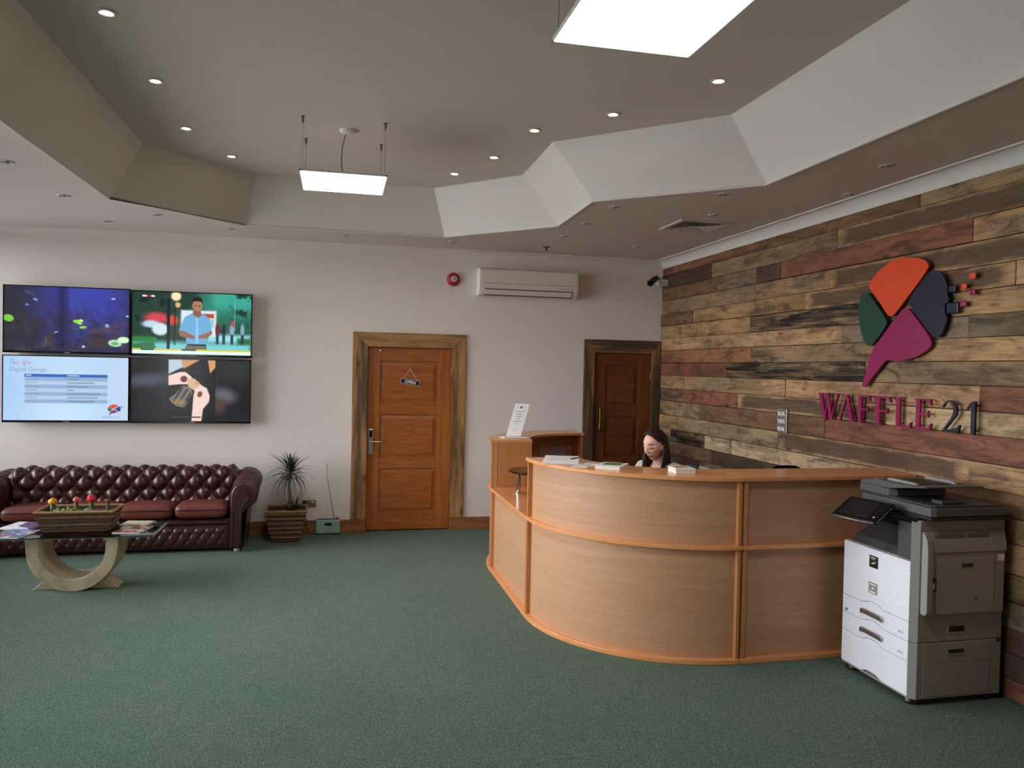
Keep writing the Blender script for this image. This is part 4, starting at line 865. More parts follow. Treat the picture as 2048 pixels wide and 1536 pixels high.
for x, zc, r, col, lb in ((-2.190, .672, .031, rgb(226, 160, 30), 'grafted cactus with a round yellow head'), (-2.018, .684, .026, rgb(206, 96, 100), 'grafted cactus with a pink head'), (-1.908, .690, .036, rgb(200, 34, 52), 'grafted cactus with a big red head'), (-1.786, .672, .022, rgb(112, 62, 48), 'grafted cactus with a withered brown head')):
    t = thing('grafted_cactus', lb, 'cactus', (x, 6.79, .585), 'cacti in the woven trough')
    ribbed(MB(), x, 6.79, .58, zc-.575-r*.4, .013 if r < .03 else .016, 4).build('stem', M['cactus'], t, smooth=True)
    knob(MB(), (x, 6.79, zc), r, int(-x*1000)).build('head', pm('cactus_head', col, .7), t, smooth=True)
t = thing('column_cactus', 'pale green clump of stubby column cacti below the pink head', 'cactus', (-2.03, 6.70, .585), 'cacti in the woven trough')
for dx, h_ in ((-.022, .065), (.0, .05), (.018, .055), (.034, .045)): ribbed(MB(), -2.03+dx, 6.71+abs(dx)*.4, .58, h_, .0125, 7).build('stem', M['cactus_pale'], t, smooth=True)
t = thing('bead_cactus', 'low green clump of bead-like succulent beside the yellow cactus', 'cactus', (-2.12, 6.76, .585), 'cacti in the woven trough')
for k in range(9): MB().ball((-2.155+.013*k, 6.74+.02*math.sin(k*2.1), .607+.008*math.sin(k*1.7)), .014, 10, 8).build('bead', M['cactus_pale'], t, smooth=True)
t = thing('globe_cactus', 'grey-green globe cactus in front of the red one', 'cactus', (-1.905, 6.70, .585), 'cacti in the woven trough')
g = MB(); g.ball((-1.905, 6.70, .598), (.036, .034, .034), 18, 12)
for k in range(60): th = k*2.399; ph = math.asin(min(.99, .02+k/62)); g.ball((-1.905+.035*math.cos(th)*math.cos(ph), 6.70+.034*math.sin(th)*math.cos(ph), .598+.034*math.sin(ph)), .0045, 6, 4)
g.build('body', M['cactus_grey'], t, smooth=True)

# magazines
def cover(name, cols, sc_=14, seed=0.):
    m, n, l, b = newmat(name); tc = n.new('ShaderNodeTexCoord'); mp = n.new('ShaderNodeMapping'); mp.inputs['Location'].default_value = (seed, seed, 0); l.new(tc.outputs['Object'], mp.inputs['Vector'])
    vo = n.new('ShaderNodeTexVoronoi'); vo.inputs['Scale'].default_value = sc_; l.new(mp.outputs[0], vo.inputs['Vector'])
    sp = n.new('ShaderNodeSeparateColor'); l.new(vo.outputs['Color'], sp.inputs[0]); r = ramp(n, l, sp.outputs[0], [(i/len(cols), c) for i, c in enumerate(cols)]); n[-1].color_ramp.interpolation = 'CONSTANT'
    for q in n:
        if q.bl_idname == 'ShaderNodeValToRGB': q.color_ramp.interpolation = 'CONSTANT'
    l.new(r, b.inputs['Base Color']); b.inputs['Roughness'].default_value = .25; m.diffuse_color = cols[0]; return m
def leaflet(name, label, cat, cx, cy, z, w_, h_, th, ang, mt, cover_mat=None, group=None, curl=0, inset=None):
    t = thing(name, label, cat, (cx, cy, z), group); ca, sa = math.cos(ang), math.sin(ang)
    tr = lambda u, v, q: (cx+u*ca-v*sa, cy+u*sa+v*ca, z+q)
    MB().prism([(-w_/2, -h_/2), (w_/2, -h_/2), (w_/2, h_/2), (-w_/2, h_/2)], 0, th, tr).build('pages', mt, t)
    if cover_mat:
        i0 = inset or (0, 0, 0, 0); MB().prism([(-w_/2+i0[0], -h_/2+i0[1]), (w_/2-i0[2], -h_/2+i0[1]), (w_/2-i0[2], h_/2-i0[3]), (-w_/2+i0[0], h_/2-i0[3])], th, th+.0008, tr).build('cover', cover_mat, t)
    return t
bl = cover('blue_magazine_cover', [rgb(70, 90, 150), rgb(150, 160, 190), rgb(90, 110, 170), rgb(196, 190, 196), rgb(130, 70, 80)], 16); pu = cover('purple_magazine_cover', [rgb(226, 222, 238), rgb(90, 70, 130), rgb(236, 234, 244), rgb(226, 222, 238)], 9, 3.)
rd = cover('garden_magazine_cover', [rgb(160, 60, 70), rgb(96, 92, 62), rgb(190, 170, 140), rgb(120, 50, 52), rgb(210, 190, 150)], 20, 7.)
leaflet('magazine', 'blue patterned magazine at the left end of coffee table', 'magazine', -2.40, 6.64, TZ+.0005, .235, .30, .006, -.25, M['paper'], bl)
leaflet('magazine', 'white and purple magazine behind the blue one on the coffee table', 'magazine', -2.445, 6.93, TZ+.0005, .23, .26, .012, -.20, M['paper'], pu)
leaflet('magazine', 'red flowery magazine right of the woven trough', 'magazine', -1.575, 6.70, TZ+.0005, .21, .28, .007, -.15, M['paper'], rd)
leaflet('magazine', 'cream magazine tucked behind the red flowery one', 'magazine', -1.60, 6.935, TZ+.0005, .21, .17, .010, -.12, M['paper'], pm('cream_cover', rgb(214, 204, 170), .4))

# ------------------------------------------------------------------ dracaena in a square wicker pot
PX, PY = -.480, 8.225
pl = thing('dracaena_plant', 'spiky dracaena with a bare stem in a square brown wicker pot', 'plant', (PX, PY, 0))
trough(pl, PX, PY, .002, .318, .125, .115, .195, .165, 13, .012, 2, .0128)
MB().tube([(PX+.02, PY, .30), (PX+.035, PY-.005, .42), (PX+.02, PY, .55), (PX+.03, PY, .70)], [.020, .017, .014, .016], 10).build('stem', pm('dracaena_stem', rgb(122, 108, 92), .8), pl, smooth=True)
lm = pm('dracaena_leaf', rgb(46, 66, 44), .45); lm2 = pm('dracaena_leaf_dark', rgb(34, 50, 36), .45)
def leaf_mesh(L, droop, w_):
    m = MB(); n = 9
    vs = []
    for i in range(n+1):
        t = i/n; x = L*(t-.10*droop*t*t); z = L*(.0-.55*droop*t*t*t-.0); wd = w_*(1-t)**.7*min(1, .5+t*3)
        vs += [(x, -wd, z+wd*.5), (x, 0, z), (x, wd, z+wd*.5)]
    return m.add(vs, [(i*3+k, i*3+k+1, i*3+k+4, i*3+k+3) for i in range(n) for k in (0, 1)]).mesh('leaf', True, 80)
protos = [leaf_mesh(.36, .3, .0095), leaf_mesh(.37, .8, .0095), leaf_mesh(.33, 1.2, .009), leaf_mesh(.22, .2, .009)]
for q in protos: q.materials.append(lm)
first = {}
def leaf(k, loc, az, el, sc_):
    o = bpy.data.objects.new('leaf', protos[k]); COL.objects.link(o); o.parent = pl; o.matrix_parent_inverse = Matrix.Translation(-LOC[pl.name])
    o.location = loc; o.rotation_euler = (0, -el, az); o.scale = (sc_, 1, sc_)
rl = random.Random(5)
for i in range(120):
    f_ = i/119; el = 1.45-1.9*f_+rl.uniform(-.12, .12); az = i*2.399+rl.uniform(-.2, .2); k = 0 if el > .7 else 1 if el > .0 else 2
    leaf(k, (PX+.03+.012*math.cos(az), PY+.012*math.sin(az), .735-.07*f_+rl.uniform(-.015, .015)), az, el, rl.uniform(.62, .9)*(.68 if el > .95 else 1) if math.sin(az) < .45 else rl.uniform(.45, .58))
for i in range(22):
    az = i*2.399; leaf(3, (PX+.065+.02*math.cos(az), PY-.01+.02*math.sin(az), .305), az, rl.uniform(.55, 1.35), rl.uniform(.7, 1.1))

# ------------------------------------------------------------------ radio
r_ = thing('radio', 'mint green portable radio with a tall aerial on the floor', 'radio', (-.065, 8.44, 0))
mint = pm('mint_plastic', rgb(138, 172, 160), .4); x0, x1, y0, y1 = -.193, .062, 8.405, 8.475
MB().box(x0+.004, x1-.004, y0+.02, y1, .006, .162).build('case', M['black'], r_, bevel=.018, seg=4)
fp = MB().box(x0, x1, y0, y0+.035, .008, .158).build('front_panel', mint, r_, bevel=.018, seg=4)
MB().box(-.098, -.026, y0-.003, y0+.002, .098, .126).build('display', M['gloss_black'], fp, bevel=.002)
MB().box(-.076, -.052, y0-.002, y0+.001, .034, .040).build('maker_mark', M['ink'], fp)
MB().box(.012, .045, y0+.03, y0+.06, .158, .172).build('button', M['black'], r_, bevel=.003)
for x in (-.15, .02): MB().box(x-.02, x+.02, y0+.01, y1-.005, 0, .01).build('foot', M['black'], r_)
MB().tube([(-.003, 8.455, .160), (-.03, 8.457, .32), (-.062, 8.458, .50), (-.083, 8.46, .62), (-.088, 8.46, .735)], [.0035, .003, .0025, .002, .002], 8).build('aerial', M['ink'], r_, smooth=True)
MB().ball((-.088, 8.46, .738), .005, 8, 6).build('aerial_tip', M['ink'], r_)
# ------------------------------------------------------------------ reception counter, unit by unit
CX, CY, RR, ZT = 2.47, 5.44, 1.11, 1.165
CY2 = 6.77
def curved(label, cx, cy, a0, a1, desk):
    t = thing('counter_unit', label, 'counter', (cx, cy, 0), 'reception counter units')
    MB().ring(cx, cy, RR-.09, RR+.005, a0, a1, 0, .030).build('base_plate', M['laminate_top'], t, bevel=.003)
    MB().ring(cx, cy, RR-.055, RR-.036, a0, a1, .030, .712).build('lower_panel', M['laminate_h'], t, smooth=True)
    MB().ring(cx, cy, desk, RR+.005, a0, a1, .712, .737).build('desk_shelf', M['laminate_top'], t, bevel=.003)
    MB().ring(cx, cy, RR-.055, RR-.036, a0, a1, .737, 1.140).build('upper_panel', M['laminate_h'], t, smooth=True)
    MB().ring(cx, cy, RR-.38, RR+.012, a0, a1, 1.140, ZT).build('counter_top', M['laminate_top'], t, bevel=.003)
    return t
def post(t, x0, x1, y0, y1, z0, z1, nm='end_panel'): MB().box(x0, x1, y0, y1, z0, z1).build(nm, M['laminate_v'], t, bevel=.002)
c1 = curved('tall curved beech counter unit facing the camera', CX, CY, 180, 270, .52)
for z0, z1 in ((.030, .712), (.737, 1.140)):
    post(c1, CX-RR+.004, CX-RR+.34, CY-.027, CY-.002, z0, z1); post(c1, CX-.030, CX-.006, CY-RR+.004, CY-RR+.34, z0, z1)
c2 = thing('counter_unit', 'tall straight beech counter unit beside the printer', 'counter', (3.1, 4.6, 0), 'reception counter units')
x0, x1, yf = CX+.004, RX-.035, CY-RR
MB().box(x0, x1, yf-.005, yf+.09, 0, .030).build('base_plate', M['laminate_top'], c2, bevel=.003)
MB().box(x0, x1, yf+.036, yf+.055, .030, .712).build('lower_panel', M['laminate_h'], c2)
MB().box(x0, x1, yf-.005, yf+.72, .712, .737).build('desk_shelf', M['laminate_top'], c2, bevel=.003)
MB().box(x0, x1, yf+.036, yf+.055, .737, 1.140).build('upper_panel', M['laminate_h'], c2)
MB().box(x0, x1, yf-.012, yf+.38, 1.140, ZT).build('counter_top', M['laminate_top'], c2, bevel=.003)
for z0, z1 in ((.030, .712), (.737, 1.140)):
    post(c2, CX+.008, CX+.034, yf+.004, yf+.34, z0, z1); post(c2, x1-.026, x1, yf+.004, yf+.34, z0, z1)
c3 = thing('counter_unit', 'low desk-height counter unit between the two tall curved ones', 'counter', (1.6, 6.1, 0), 'reception counter units')
y0, y1, xf = CY+.002, CY2-.002, CX-RR
MB().box(xf-.005, xf+.09, y0, y1, 0, .030).build('base_plate', M['laminate_top'], c3, bevel=.003)
MB().box(xf+.036, xf+.055, y0, y1, .030, .712).build('front_panel', M['laminate_h'], c3)
MB().box(xf-.005, xf+.60, y0, y1, .712, .737).build('desk_top', M['laminate_top'], c3, bevel=.003)
post(c3, xf+.004, xf+.34, y0+.002, y0+.026, .030, .712); post(c3, xf+.004, xf+.34, y1-.026, y1-.002, .030, .712)
c4 = curved('tall curved beech counter unit at the back near the dark door', CX, CY2, 90, 180, .52)
for z0, z1 in ((.030, .712), (.737, 1.140)):
    post(c4, CX-RR+.004, CX-RR+.376, CY2+.002, CY2+.027, z0, z1); post(c4, CX-.030, CX-.006, CY2+RR-.36, CY2+RR-.004, z0, z1)

# round smoked glass shelf on chrome posts over the low unit
g = thing('glass_shelf', 'round smoked glass shelf on chrome posts above the low counter', 'shelf', (1.62, 6.22, .737))
MB().lathe([(.001, .946), (.298, .946), (.298, .9555), (.001, .9555)], (1.715, 6.27, 0), 48).build('glass_disc', M['smoke'], g, smooth=True)
for x, y in ((1.54, 6.44), (1.60, 6.10)):
    MB().lathe([(.03, .737), (.03, .745), (.016, .750), (.015, .94), (.02, .946)], (x, y, 0), 20).build('post', M['chrome'], g, smooth=True)

# ------------------------------------------------------------------ papers on the counters
z = ZT+.0005
s = thing('clipboard', 'clipboard with white papers on the curved counter', 'clipboard', (1.57, 5.26, z), None)
ang = -.32; ca, sa = math.cos(ang), math.sin(ang); tr = lambda u, v, q: (1.575+u*ca-v*sa, 5.27+u*sa+v*ca, z+q)
R4 = lambda u0, u1, v0, v1: [(u0, v0), (u1, v0), (u1, v1), (u0, v1)]
MB().prism(R4(-.125, .125, -.255, .175), 0, .004, tr).build('board', M['paper'], s)
for k in range(5): MB().prism(R4(-.118-.002*k, .118, -.248+.003*k, .13), .004+.0022*k, .006+.0022*k, tr).build('sheet', M['paper'], s)
MB().prism(R4(-.05, .05, .125, .165), .006, .022, tr).build('clip', M['black'], s, bevel=.003)
q = MB()
for k in range(9): q.prism(R4(-.09, .09-.02*(k % 3), .07-.028*k, .074-.028*k), .0148, .0151, tr)
q.build('printed_lines', M['print_grey'], s)
pn = thing('pen', 'dark pen lying on the clipboard papers', 'pen', (1.64, 5.24, z+.02)); MB().tube([(1.61, 5.17, z+.0195), (1.70, 5.26, z+.0195)], .004, 8).build('barrel', M['ink'], pn, smooth=True); MB().tube([(1.60, 5.16, z+.0195), (1.61, 5.17, z+.0195)], [.001, .004], 8).build('tip', M['silver'], pn)
leaflet('leaflet', 'pale leaflet sticking out under the clipboard', 'leaflet', 1.615, 4.93, z, .10, .21, .002, -.55, M['paper'], pm('leaflet_tint', rgb(222, 200, 190), .6), inset=(.0, .08, .0, .0))
leaflet('leaflet', 'thin leaflet with a dark stripe beside the green book', 'leaflet', 1.70, 5.01, z+.0005, .10, .21, .0015, -.62, M['paper'], pm('leaflet_stripe', rgb(150, 140, 150), .6), inset=(.0, .15, .0, .02))
t = leaflet('book', 'thick white book with a green cover picture on the counter', 'book', 1.785, 4.825, z, .165, .235, .022, -.62, M['paper'], pm('green_cover', rgb(104, 142, 66), .4), inset=(.022, .075, .022, .02))
t = leaflet('book', 'upper white booklet with an orange picture on the counter', 'book', 2.165, 4.575, z+.0205, .130, .150, .012, -.10, M['paper'], pm('orange_cover', rgb(218, 150, 70), .4), inset=(.018, .045, .024, .015))
leaflet('book', 'lower white booklet beneath the one with the orange picture', 'book', 2.162, 4.572, z, .128, .145, .019, -.06, M['paper'])
for k, (dx, dy, a_) in enumerate(((0, 0, .1), (.02, -.012, -.05), (-.015, .01, .22))): leaflet('leaflet', ('bottom leaflet of the stack under the counter sign', 'middle leaflet of the stack under the counter sign', 'top leaflet of the stack under the counter sign')[k], 'leaflet', 1.60+dx, 6.93+dy, z+.0042*k, .21, .12, .004, a_, M['paper'], group='leaflets on the back counter')
s = thing('counter_sign', 'tall white notice standing on the back counter', 'sign', (1.62, 6.97, z+.0126))
z0 = z+.0127; base = Vector((1.605, 6.97, z0)); upv = Vector((.085, .02, .30)).normalized(); rv = Vector((.985, -.17, 0)).normalized(); nv = rv.cross(upv)
sp = lambda u, v, q: tuple(base+rv*u+upv*v-nv*q*-1)
MB().prism(R4(-.068, .068, .004, .315), 0, .003, sp).build('notice', M['paper'], s)
MB().prism(R4(-.072, .072, 0, .318), -.004, -.001, sp).build('acrylic_back', M['pane'], s)
MB().prism(R4(-.07, .07, 0, .07), 0, .002, lambda u, v, q: (base.x+rv.x*u-.0*v, base.y+rv.y*u+v*.9, z0+q)).build('acrylic_foot', M['pane'], s)
q = MB(); zz = .235
for w_ in (.085, .05, .052, .03, .07, .02): q.prism(R4(-w_/2, w_/2, zz, zz+.007), .0031, .0034, sp); zz -= .023
q.prism(R4(-.02, .02, .062, .066), .0031, .0034, sp)
nfront = sp(0, .1, .0031)
q.build('printed_lines', M['print_grey'], s); q = MB(); q.prism([(-.008, .275), (.0, .268), (.008, .275), (.009, .285), (0, .292), (-.009, .287)], .0031, .0034, sp); q.build('printed_emblem', M['navy'], s)
q = MB(); q.prism(R4(-.068, .068, .004, .315), .003, .0031, sp)
pp = thing('pinned_sheet', 'pale sheet fixed inside the back curved counter', 'paper', (2.21, 7.76, .9))
MB().ring(CX, CY2, RR-.060, RR-.0565, 96, 112.5, .90, 1.06, 12).build('sheet', pm('dim_sheet', rgb(190, 182, 180), .7), pp)
q = MB().ring(CX, CY2, RR-.0612, RR-.0605, 98, 101, .95, .985, 4); q.ring(CX, CY2, RR-.0612, RR-.0605, 103, 110, 1.03, 1.036, 6); q.build('printed_lines', M['print_grey'], pp)

# ------------------------------------------------------------------ file rack and office chairs behind the counter
s = thing('file_rack', 'grey file rack with blue and white folders behind the counter', 'rack', (2.57, 4.9, .737))
for x0, x1, y0, y1, z0, z1 in ((2.505, 2.67, 4.86, 5.02, .738, .75), (2.505, 2.512, 4.86, 5.02, .75, 1.148), (2.663, 2.67, 4.86, 5.02, .75, 1.135), (2.505, 2.67, 5.012, 5.02, .75, 1.148), (2.503, 2.672, 4.857, 4.865, 1.128, 1.150)): MB().box(x0, x1, y0, y1, z0, z1).build('frame', M['pr_grey'], s)
fb = pm('folder_blue', rgb(120, 150, 200), .5)
for k in range(7): MB().box(2.516+.021*k, 2.530+.021*k, 4.868, 5.005, .752, 1.120+.004*(k % 3)).build('folder', fb if k % 2 else M['paper'], s)
def chair(label, x, y, face, mt, top):
    t = thing('office_chair', label, 'chair', (x, y, 0)); f_ = Vector((math.cos(face), math.sin(face), 0)); l_ = Vector((-f_.y, f_.x, 0)); o_ = Vector((x, y, 0))
    W = lambda a, b_, c: tuple(o_+f_*a+l_*b_+Vector((0, 0, c)))
    sp_ = lambda u, v: None
    m = MB(); m.ball((0, 0, 0), (.235, .235, .04), 28, 10, .45); m.v = [W(*q[:2], q[2]+.45) for q in m.v]; m.build('seat', mt, t, smooth=True, angle=60)
    m = MB(); m.ball((0, 0, 0), (.032, .215, (top-.60)/2), 28, 14, .55); m.v = [W(-.245-.06*(q[2])**2, q[1]*(1-.22*max(0, q[2]/.25)), q[2]+(top+.60)/2) for q in m.v]; m.build('backrest', mt, t, smooth=True, angle=60)
    MB().tube([W(-.05, 0, .42), W(-.27, 0, .42), W(-.285, 0, .52), W(-.27, 0, .70)], .018, 8).build('back_bar', M['black'], t, smooth=True)
    MB().lathe([(.028, .08), (.028, .28), (.018, .28), (.018, .42)], (x, y, 0), 14).build('column', M['black'], t, smooth=True)
    for k in range(5):
        a = 2*math.pi*k/5+.3; e = (x+.26*math.cos(a), y+.26*math.sin(a))
        MB().tube([(x, y, .10), (e[0], e[1], .068)], [.024, .016], 8).build('leg', M['black'], t, smooth=True)
        MB().ball((e[0], e[1], .029), (.028, .028, .0285), 12, 8).build('caster', M['black'], t, smooth=True)
    return t
FA = math.atan2(-.45, -.89)
teal = pm('teal_fabric', rgb(62, 108, 106), .85); blk = pm('black_fabric', rgb(20, 20, 22), .85)
chair('teal office chair the receptionist sits on', 2.405, 5.287, FA, teal, 1.105)
chair('black office chair behind the receptionist, by the dark door', 2.655, 6.45, math.radians(95), blk, 1.09)
chair('black office chair by the plank wall behind the straight counter', 3.38, 5.06, math.radians(-90), blk, 1.108)

# ------------------------------------------------------------------ the receptionist
f0 = Vector((-.89, -.45, 0)).normalized(); l0 = Vector((-f0.y, f0.x, 0)); uz = Vector((0, 0, 1))
BO = Vector((2.245, 5.20, 0))
def bp(f_, l_, u_): return BO+f0*f_+l0*l_+uz*u_
HC = bp(.0, 0, 1.278); tilt = math.radians(10)
Fh = f0*math.cos(tilt)-uz*math.sin(tilt); Uh = uz*math.cos(tilt)+f0*math.sin(tilt); Lh = l0
def hp(f_, l_, u_): return HC+Fh*f_+Lh*l_+Uh*u_
def head_shape(d):
    df, dl, du = d; x = df*(.100 if df < 0 else .086); y = dl*.072; z_ = du*.114
    if du < 0:
        k = -du; y *= 1-.34*k**1.7; x *= (1-.10*k) if df > 0 else (1-.45*max(0, k-.15))
    if df > 0:
        G = lambda v, c, s_: math.exp(-((v-c)/s_)**2); ay = abs(y)
        x -= .010*G(ay, .034, .018)*G(z_, .002, .014)                                   # sockets
        x += .0075*G(ay, .033, .013)*G(z_, -.001, .009)                                 # lowered lids
        x += .006*G(z_, .026, .012)*G(y, 0, .06)                                        # brow ridge
        prof = max(0, min(1, (.018-z_)/.055)) if z_ > -.040 else max(0, 1-(-.040-z_)/.010)
        x += .027*prof*math.exp(-(y/(.008+.006*prof))**2)+.004*G(ay, .013, .006)*G(z_, -.038, .007)   # nose
        x += .0085*G(z_, -.0625, .0055)*G(y, 0, .020)+.0095*G(z_, -.0745, .006)*G(y, 0, .018)-.004*G(z_, -.0685, .0028)*G(y, 0, .024)
        x += .009*G(z_, -.102, .014)*G(y, 0, .020)+.005*G(ay, .042, .018)*G(z_, -.032, .02)
    return x, y, z_
hm = MB(); NU, NV = 140, 110
def hfn(u, v):
    th = 2*math.pi*u; ph = math.pi*(v*.9998+.0001)-math.pi/2
    return tuple(hp(*head_shape((math.cos(ph)*math.cos(th), math.cos(ph)*math.sin(th), math.sin(ph)))))
hm.grid(hfn, NU, NV, cu=True); hm.f += [tuple(i*(NV+1) for i in range(NU))[::-1], tuple(i*(NV+1)+NV for i in range(NU))]
for sg_ in (1, -1):                                                                     # ears
    e = MB(); e.ball((0, 0, 0), (.016, .007, .028), 14, 10); hm.add([hp(-.005+q[0]+q[2]*-.2, sg_*(.0725+abs(q[0])*.25+q[1]), -.008+q[2]) for q in e.v], e.f)
def loft(m, rings, n=24):
    vs = []; k = len(rings)
    for c, rl_, rf_ in rings:
        for i in range(n): a = 2*math.pi*i/n; vs.append(c+l0*(rl_*math.cos(a))+f0*(rf_*math.sin(a)))
    fs = [(i*n+j, i*n+(j+1) % n, (i+1)*n+(j+1) % n, (i+1)*n+j) for i in range(k-1) for j in range(n)]
    return m.add(vs, fs+[tuple(range(n))[::-1], tuple(range((k-1)*n, k*n))])
bd = hm
loft(bd, [(bp(-.15, 0, .49), .10, .10), (bp(-.15, 0, .51), .165, .12), (bp(-.15, 0, .60), .175, .125), (bp(-.145, 0, .70), .145, .105), (bp(-.13, 0, .80), .135, .10), (bp(-.105, 0, .92), .155, .115), (bp(-.095, 0, 1.03), .17, .10), (bp(-.085, 0, 1.10), .155, .075), (bp(-.075, 0, 1.130), .085, .055), (bp(-.062, 0, 1.145), .050, .047), (bp(-.052, 0, 1.165), .042, .044), (bp(-.035, 0, 1.20), .041, .045), (bp(-.015, 0, 1.24), .042, .05)])
SEG = []
def limb(pts, rs, kind, n=12): bd.tube(pts, rs, n); SEG.extend([(pts[i], pts[i+1], max(rs[i], rs[i+1]), kind) for i in range(len(pts)-1)])
for sg_ in (1, -1):
    limb([bp(-.08, sg_*.10, 1.115), bp(-.078, sg_*.165, 1.095), bp(-.06, sg_*.20, 1.035), bp(-.015, sg_*.205, .90), bp(.03, sg_*.212, .80)], [.04, .052, .05, .043, .036], 'blouse')
    limb([bp(.03, sg_*.212, .80), bp(.10, sg_*.19, .79), bp(.20, sg_*.15, .782), bp(.255, sg_*.125, .775)], [.037, .037, .030, .024], 'blouse')
    w_ = bp(.255, sg_*.125, .775)
    limb([w_, bp(.275, sg_*.117, .774), bp(.315, sg_*.105, .773), bp(.345, sg_*.098, .770)], [.021, .026, .031, .026], 'skin')
    for k, (dl_, L_) in enumerate(((.026, .062), (.009, .073), (-.008, .068), (-.024, .052))):
        a = bp(.335, sg_*(.098+dl_), .771); d_ = (f0+l0*sg_*dl_*4).normalized()
        limb([a, a+d_*L_*.45+uz*.008, a+d_*L_*.78+uz*.001, a+d_*L_-uz*.008], [.0095, .0088, .008, .007], 'skin', 8)
    a = bp(.285, sg_*.088, .770); limb([a, a+f0*.025-l0*sg_*.020, a+f0*.052-l0*sg_*.028-uz*.004, a+f0*.07-l0*sg_*.026-uz*.008], [.012, .0105, .009, .0075], 'skin', 8)
    limb([bp(-.13, sg_*.085, .565), bp(.05, sg_*.10, .565), bp(.24, sg_*.105, .545)], [.092, .082, .062], 'trousers')
    limb([bp(.24, sg_*.105, .545), bp(.255, sg_*.105, .40), bp(.22, sg_*.105, .22), bp(.20, sg_*.105, .10)], [.062, .055, .050, .038], 'trousers')
    limb([bp(.185, sg_*.105, .065), bp(.22, sg_*.107, .06), bp(.30, sg_*.112, .042), bp(.375, sg_*.117, .034)], [.038, .042, .036, .026], 'shoe')
tmp = link('body_cage', bd.mesh('body_cage'), None)
rm = tmp.modifiers.new('join', 'REMESH'); rm.mode = 'VOXEL'; rm.voxel_size = .0038
sm_ = tmp.modifiers.new('soften', 'SMOOTH'); sm_.factor = .5; sm_.iterations = 1
dg = bpy.context.evaluated_depsgraph_get(); dg.update()
bme = bpy.data.meshes.new_from_object(tmp.evaluated_get(dg)); bpy.data.objects.remove(tmp)
bme.name = 'person'
nv_ = len(bme.vertices); co = np.zeros(nv_*3); bme.vertices.foreach_get('co', co); co = co.reshape(-1, 3)
no = np.zeros(nv_*3); bme.vertices.foreach_get('normal', no); no = no.reshape(-1, 3)
bme.polygons.foreach_set('use_smooth', [True]*len(bme.polygons))
rel = co-np.array(HC); hf, hl, hu = rel@np.array(Fh), rel@np.array(Lh), rel@np.array(Uh)
inhead = (np.abs(hf) < .14)&(np.abs(hl) < .10)&(hu > -.125)&(co[:, 2] > 1.13)
skin = np.tile(np.array(rgb(234, 182, 160)[:3]), (nv_, 1))
def tint(m_, c):
    global skin
    m_ = np.clip(m_, 0, 1)*inhead; skin = skin*(1-m_[:, None])+np.array(c[:3])*m_[:, None]
gs = lambda v, c, s_: np.exp(-((v-c)/s_)**2)
fr_ = (hf > .03).astype(float); ay = np.abs(hl)
tint(.55*gs(ay, .042, .02)*gs(hu, -.035, .022)*fr_, rgb(206, 132, 116)); tint(1.7*gs(hu, -.0685, .0085)*gs(hl, 0, .021)*fr_, rgb(168, 72, 74)); tint(.9*gs(hu, -.0686, .0022)*gs(hl, 0, .022)*fr_, rgb(110, 44, 46))
tint(1.8*gs(ay, .034, .0155)*gs(hu-.012*(ay-.02), .0225, .0036)*fr_, rgb(58, 38, 30)); tint(2.6*gs(ay, .033, .0125)*gs(hu+.10*(ay-.033)**2*100, -.0075, .0036)*fr_, rgb(26, 16, 15)); tint(.35*gs(ay, .033, .016)*gs(hu, -.002, .008)*fr_, rgb(176, 120, 106))
ca_ = np.ones((nv_, 4), np.float32); ca_[:, :3] = skin; bme.color_attributes.new('complexion', 'FLOAT_COLOR', 'POINT').data.foreach_set('color', ca_.ravel())
m, n, l, b = newmat('skin'); at = n.new('ShaderNodeAttribute'); at.attribute_name = 'complexion'; l.new(at.outputs['Color'], b.inputs['Base Color']); b.inputs['Roughness'].default_value = .5; b.inputs['Subsurface Weight'].default_value = .12; b.inputs['Subsurface Radius'].default_value = (.012, .005, .003); b.inputs['Subsurface Scale'].default_value = 1.
bme.materials.clear()
person = tag(link('person', bme, m), 'person with long dark hair and white knit top seated behind the counter', 'person')
# clothes: shells lifted off the body
kind = np.full(nv_, 0); best = np.full(nv_, 9.); names = {'skin': 0, 'blouse': 1, 'trousers': 2, 'shoe': 3}
for a, b_, r, kd in SEG:
    a = np.array(a); d_ = np.array(b_)-a; t_ = np.clip(((co-a)@d_)/(d_@d_+1e-12), 0, 1); ds = np.linalg.norm(co-(a+t_[:, None]*d_), axis=1)/r
    up_ = ds < best; best[up_] = ds[up_]; kind[up_] = names[kd]
loc = co-np.array(BO); lf, ll, lu = loc@np.array(f0), loc@np.array(l0), loc[:, 2]
tors = (lu > .60)&(lu < 1.17)&(np.abs(ll) < .17)&(lf < .03)&(lf > -.25); kind[tors&(best > .98)] = 1
kind[(lu < .64)&(lu > .47)&(lf < .0)&(kind != 0)] = 2
kind[(lu <= .60)&(lf < -.02)&(lu > .45)] = 2
neck = (np.hypot(lf+.062, ll) < .068)&(lu > 1.115)|(lu > 1.17)|((lf > -.035)&(np.abs(ll) < .05)&(lu > 1.06)); kind[neck] = 0
pol = np.array([p_.vertices[:] for p_ in bme.polygons if len(p_.vertices) == 4])
def shell(name, k, off, mt):
    fs = pol[(kind[pol] == k).all(1)]; ids = np.unique(fs); mp_ = -np.ones(nv_, int); mp_[ids] = np.arange(len(ids))
    me = bpy.data.meshes.new(name); me.from_pydata((co[ids]+no[ids]*off).tolist(), [], mp_[fs].tolist()); me.polygons.foreach_set('use_smooth', [True]*len(me.polygons)); me.update()
    return link(name, me, mt, person)
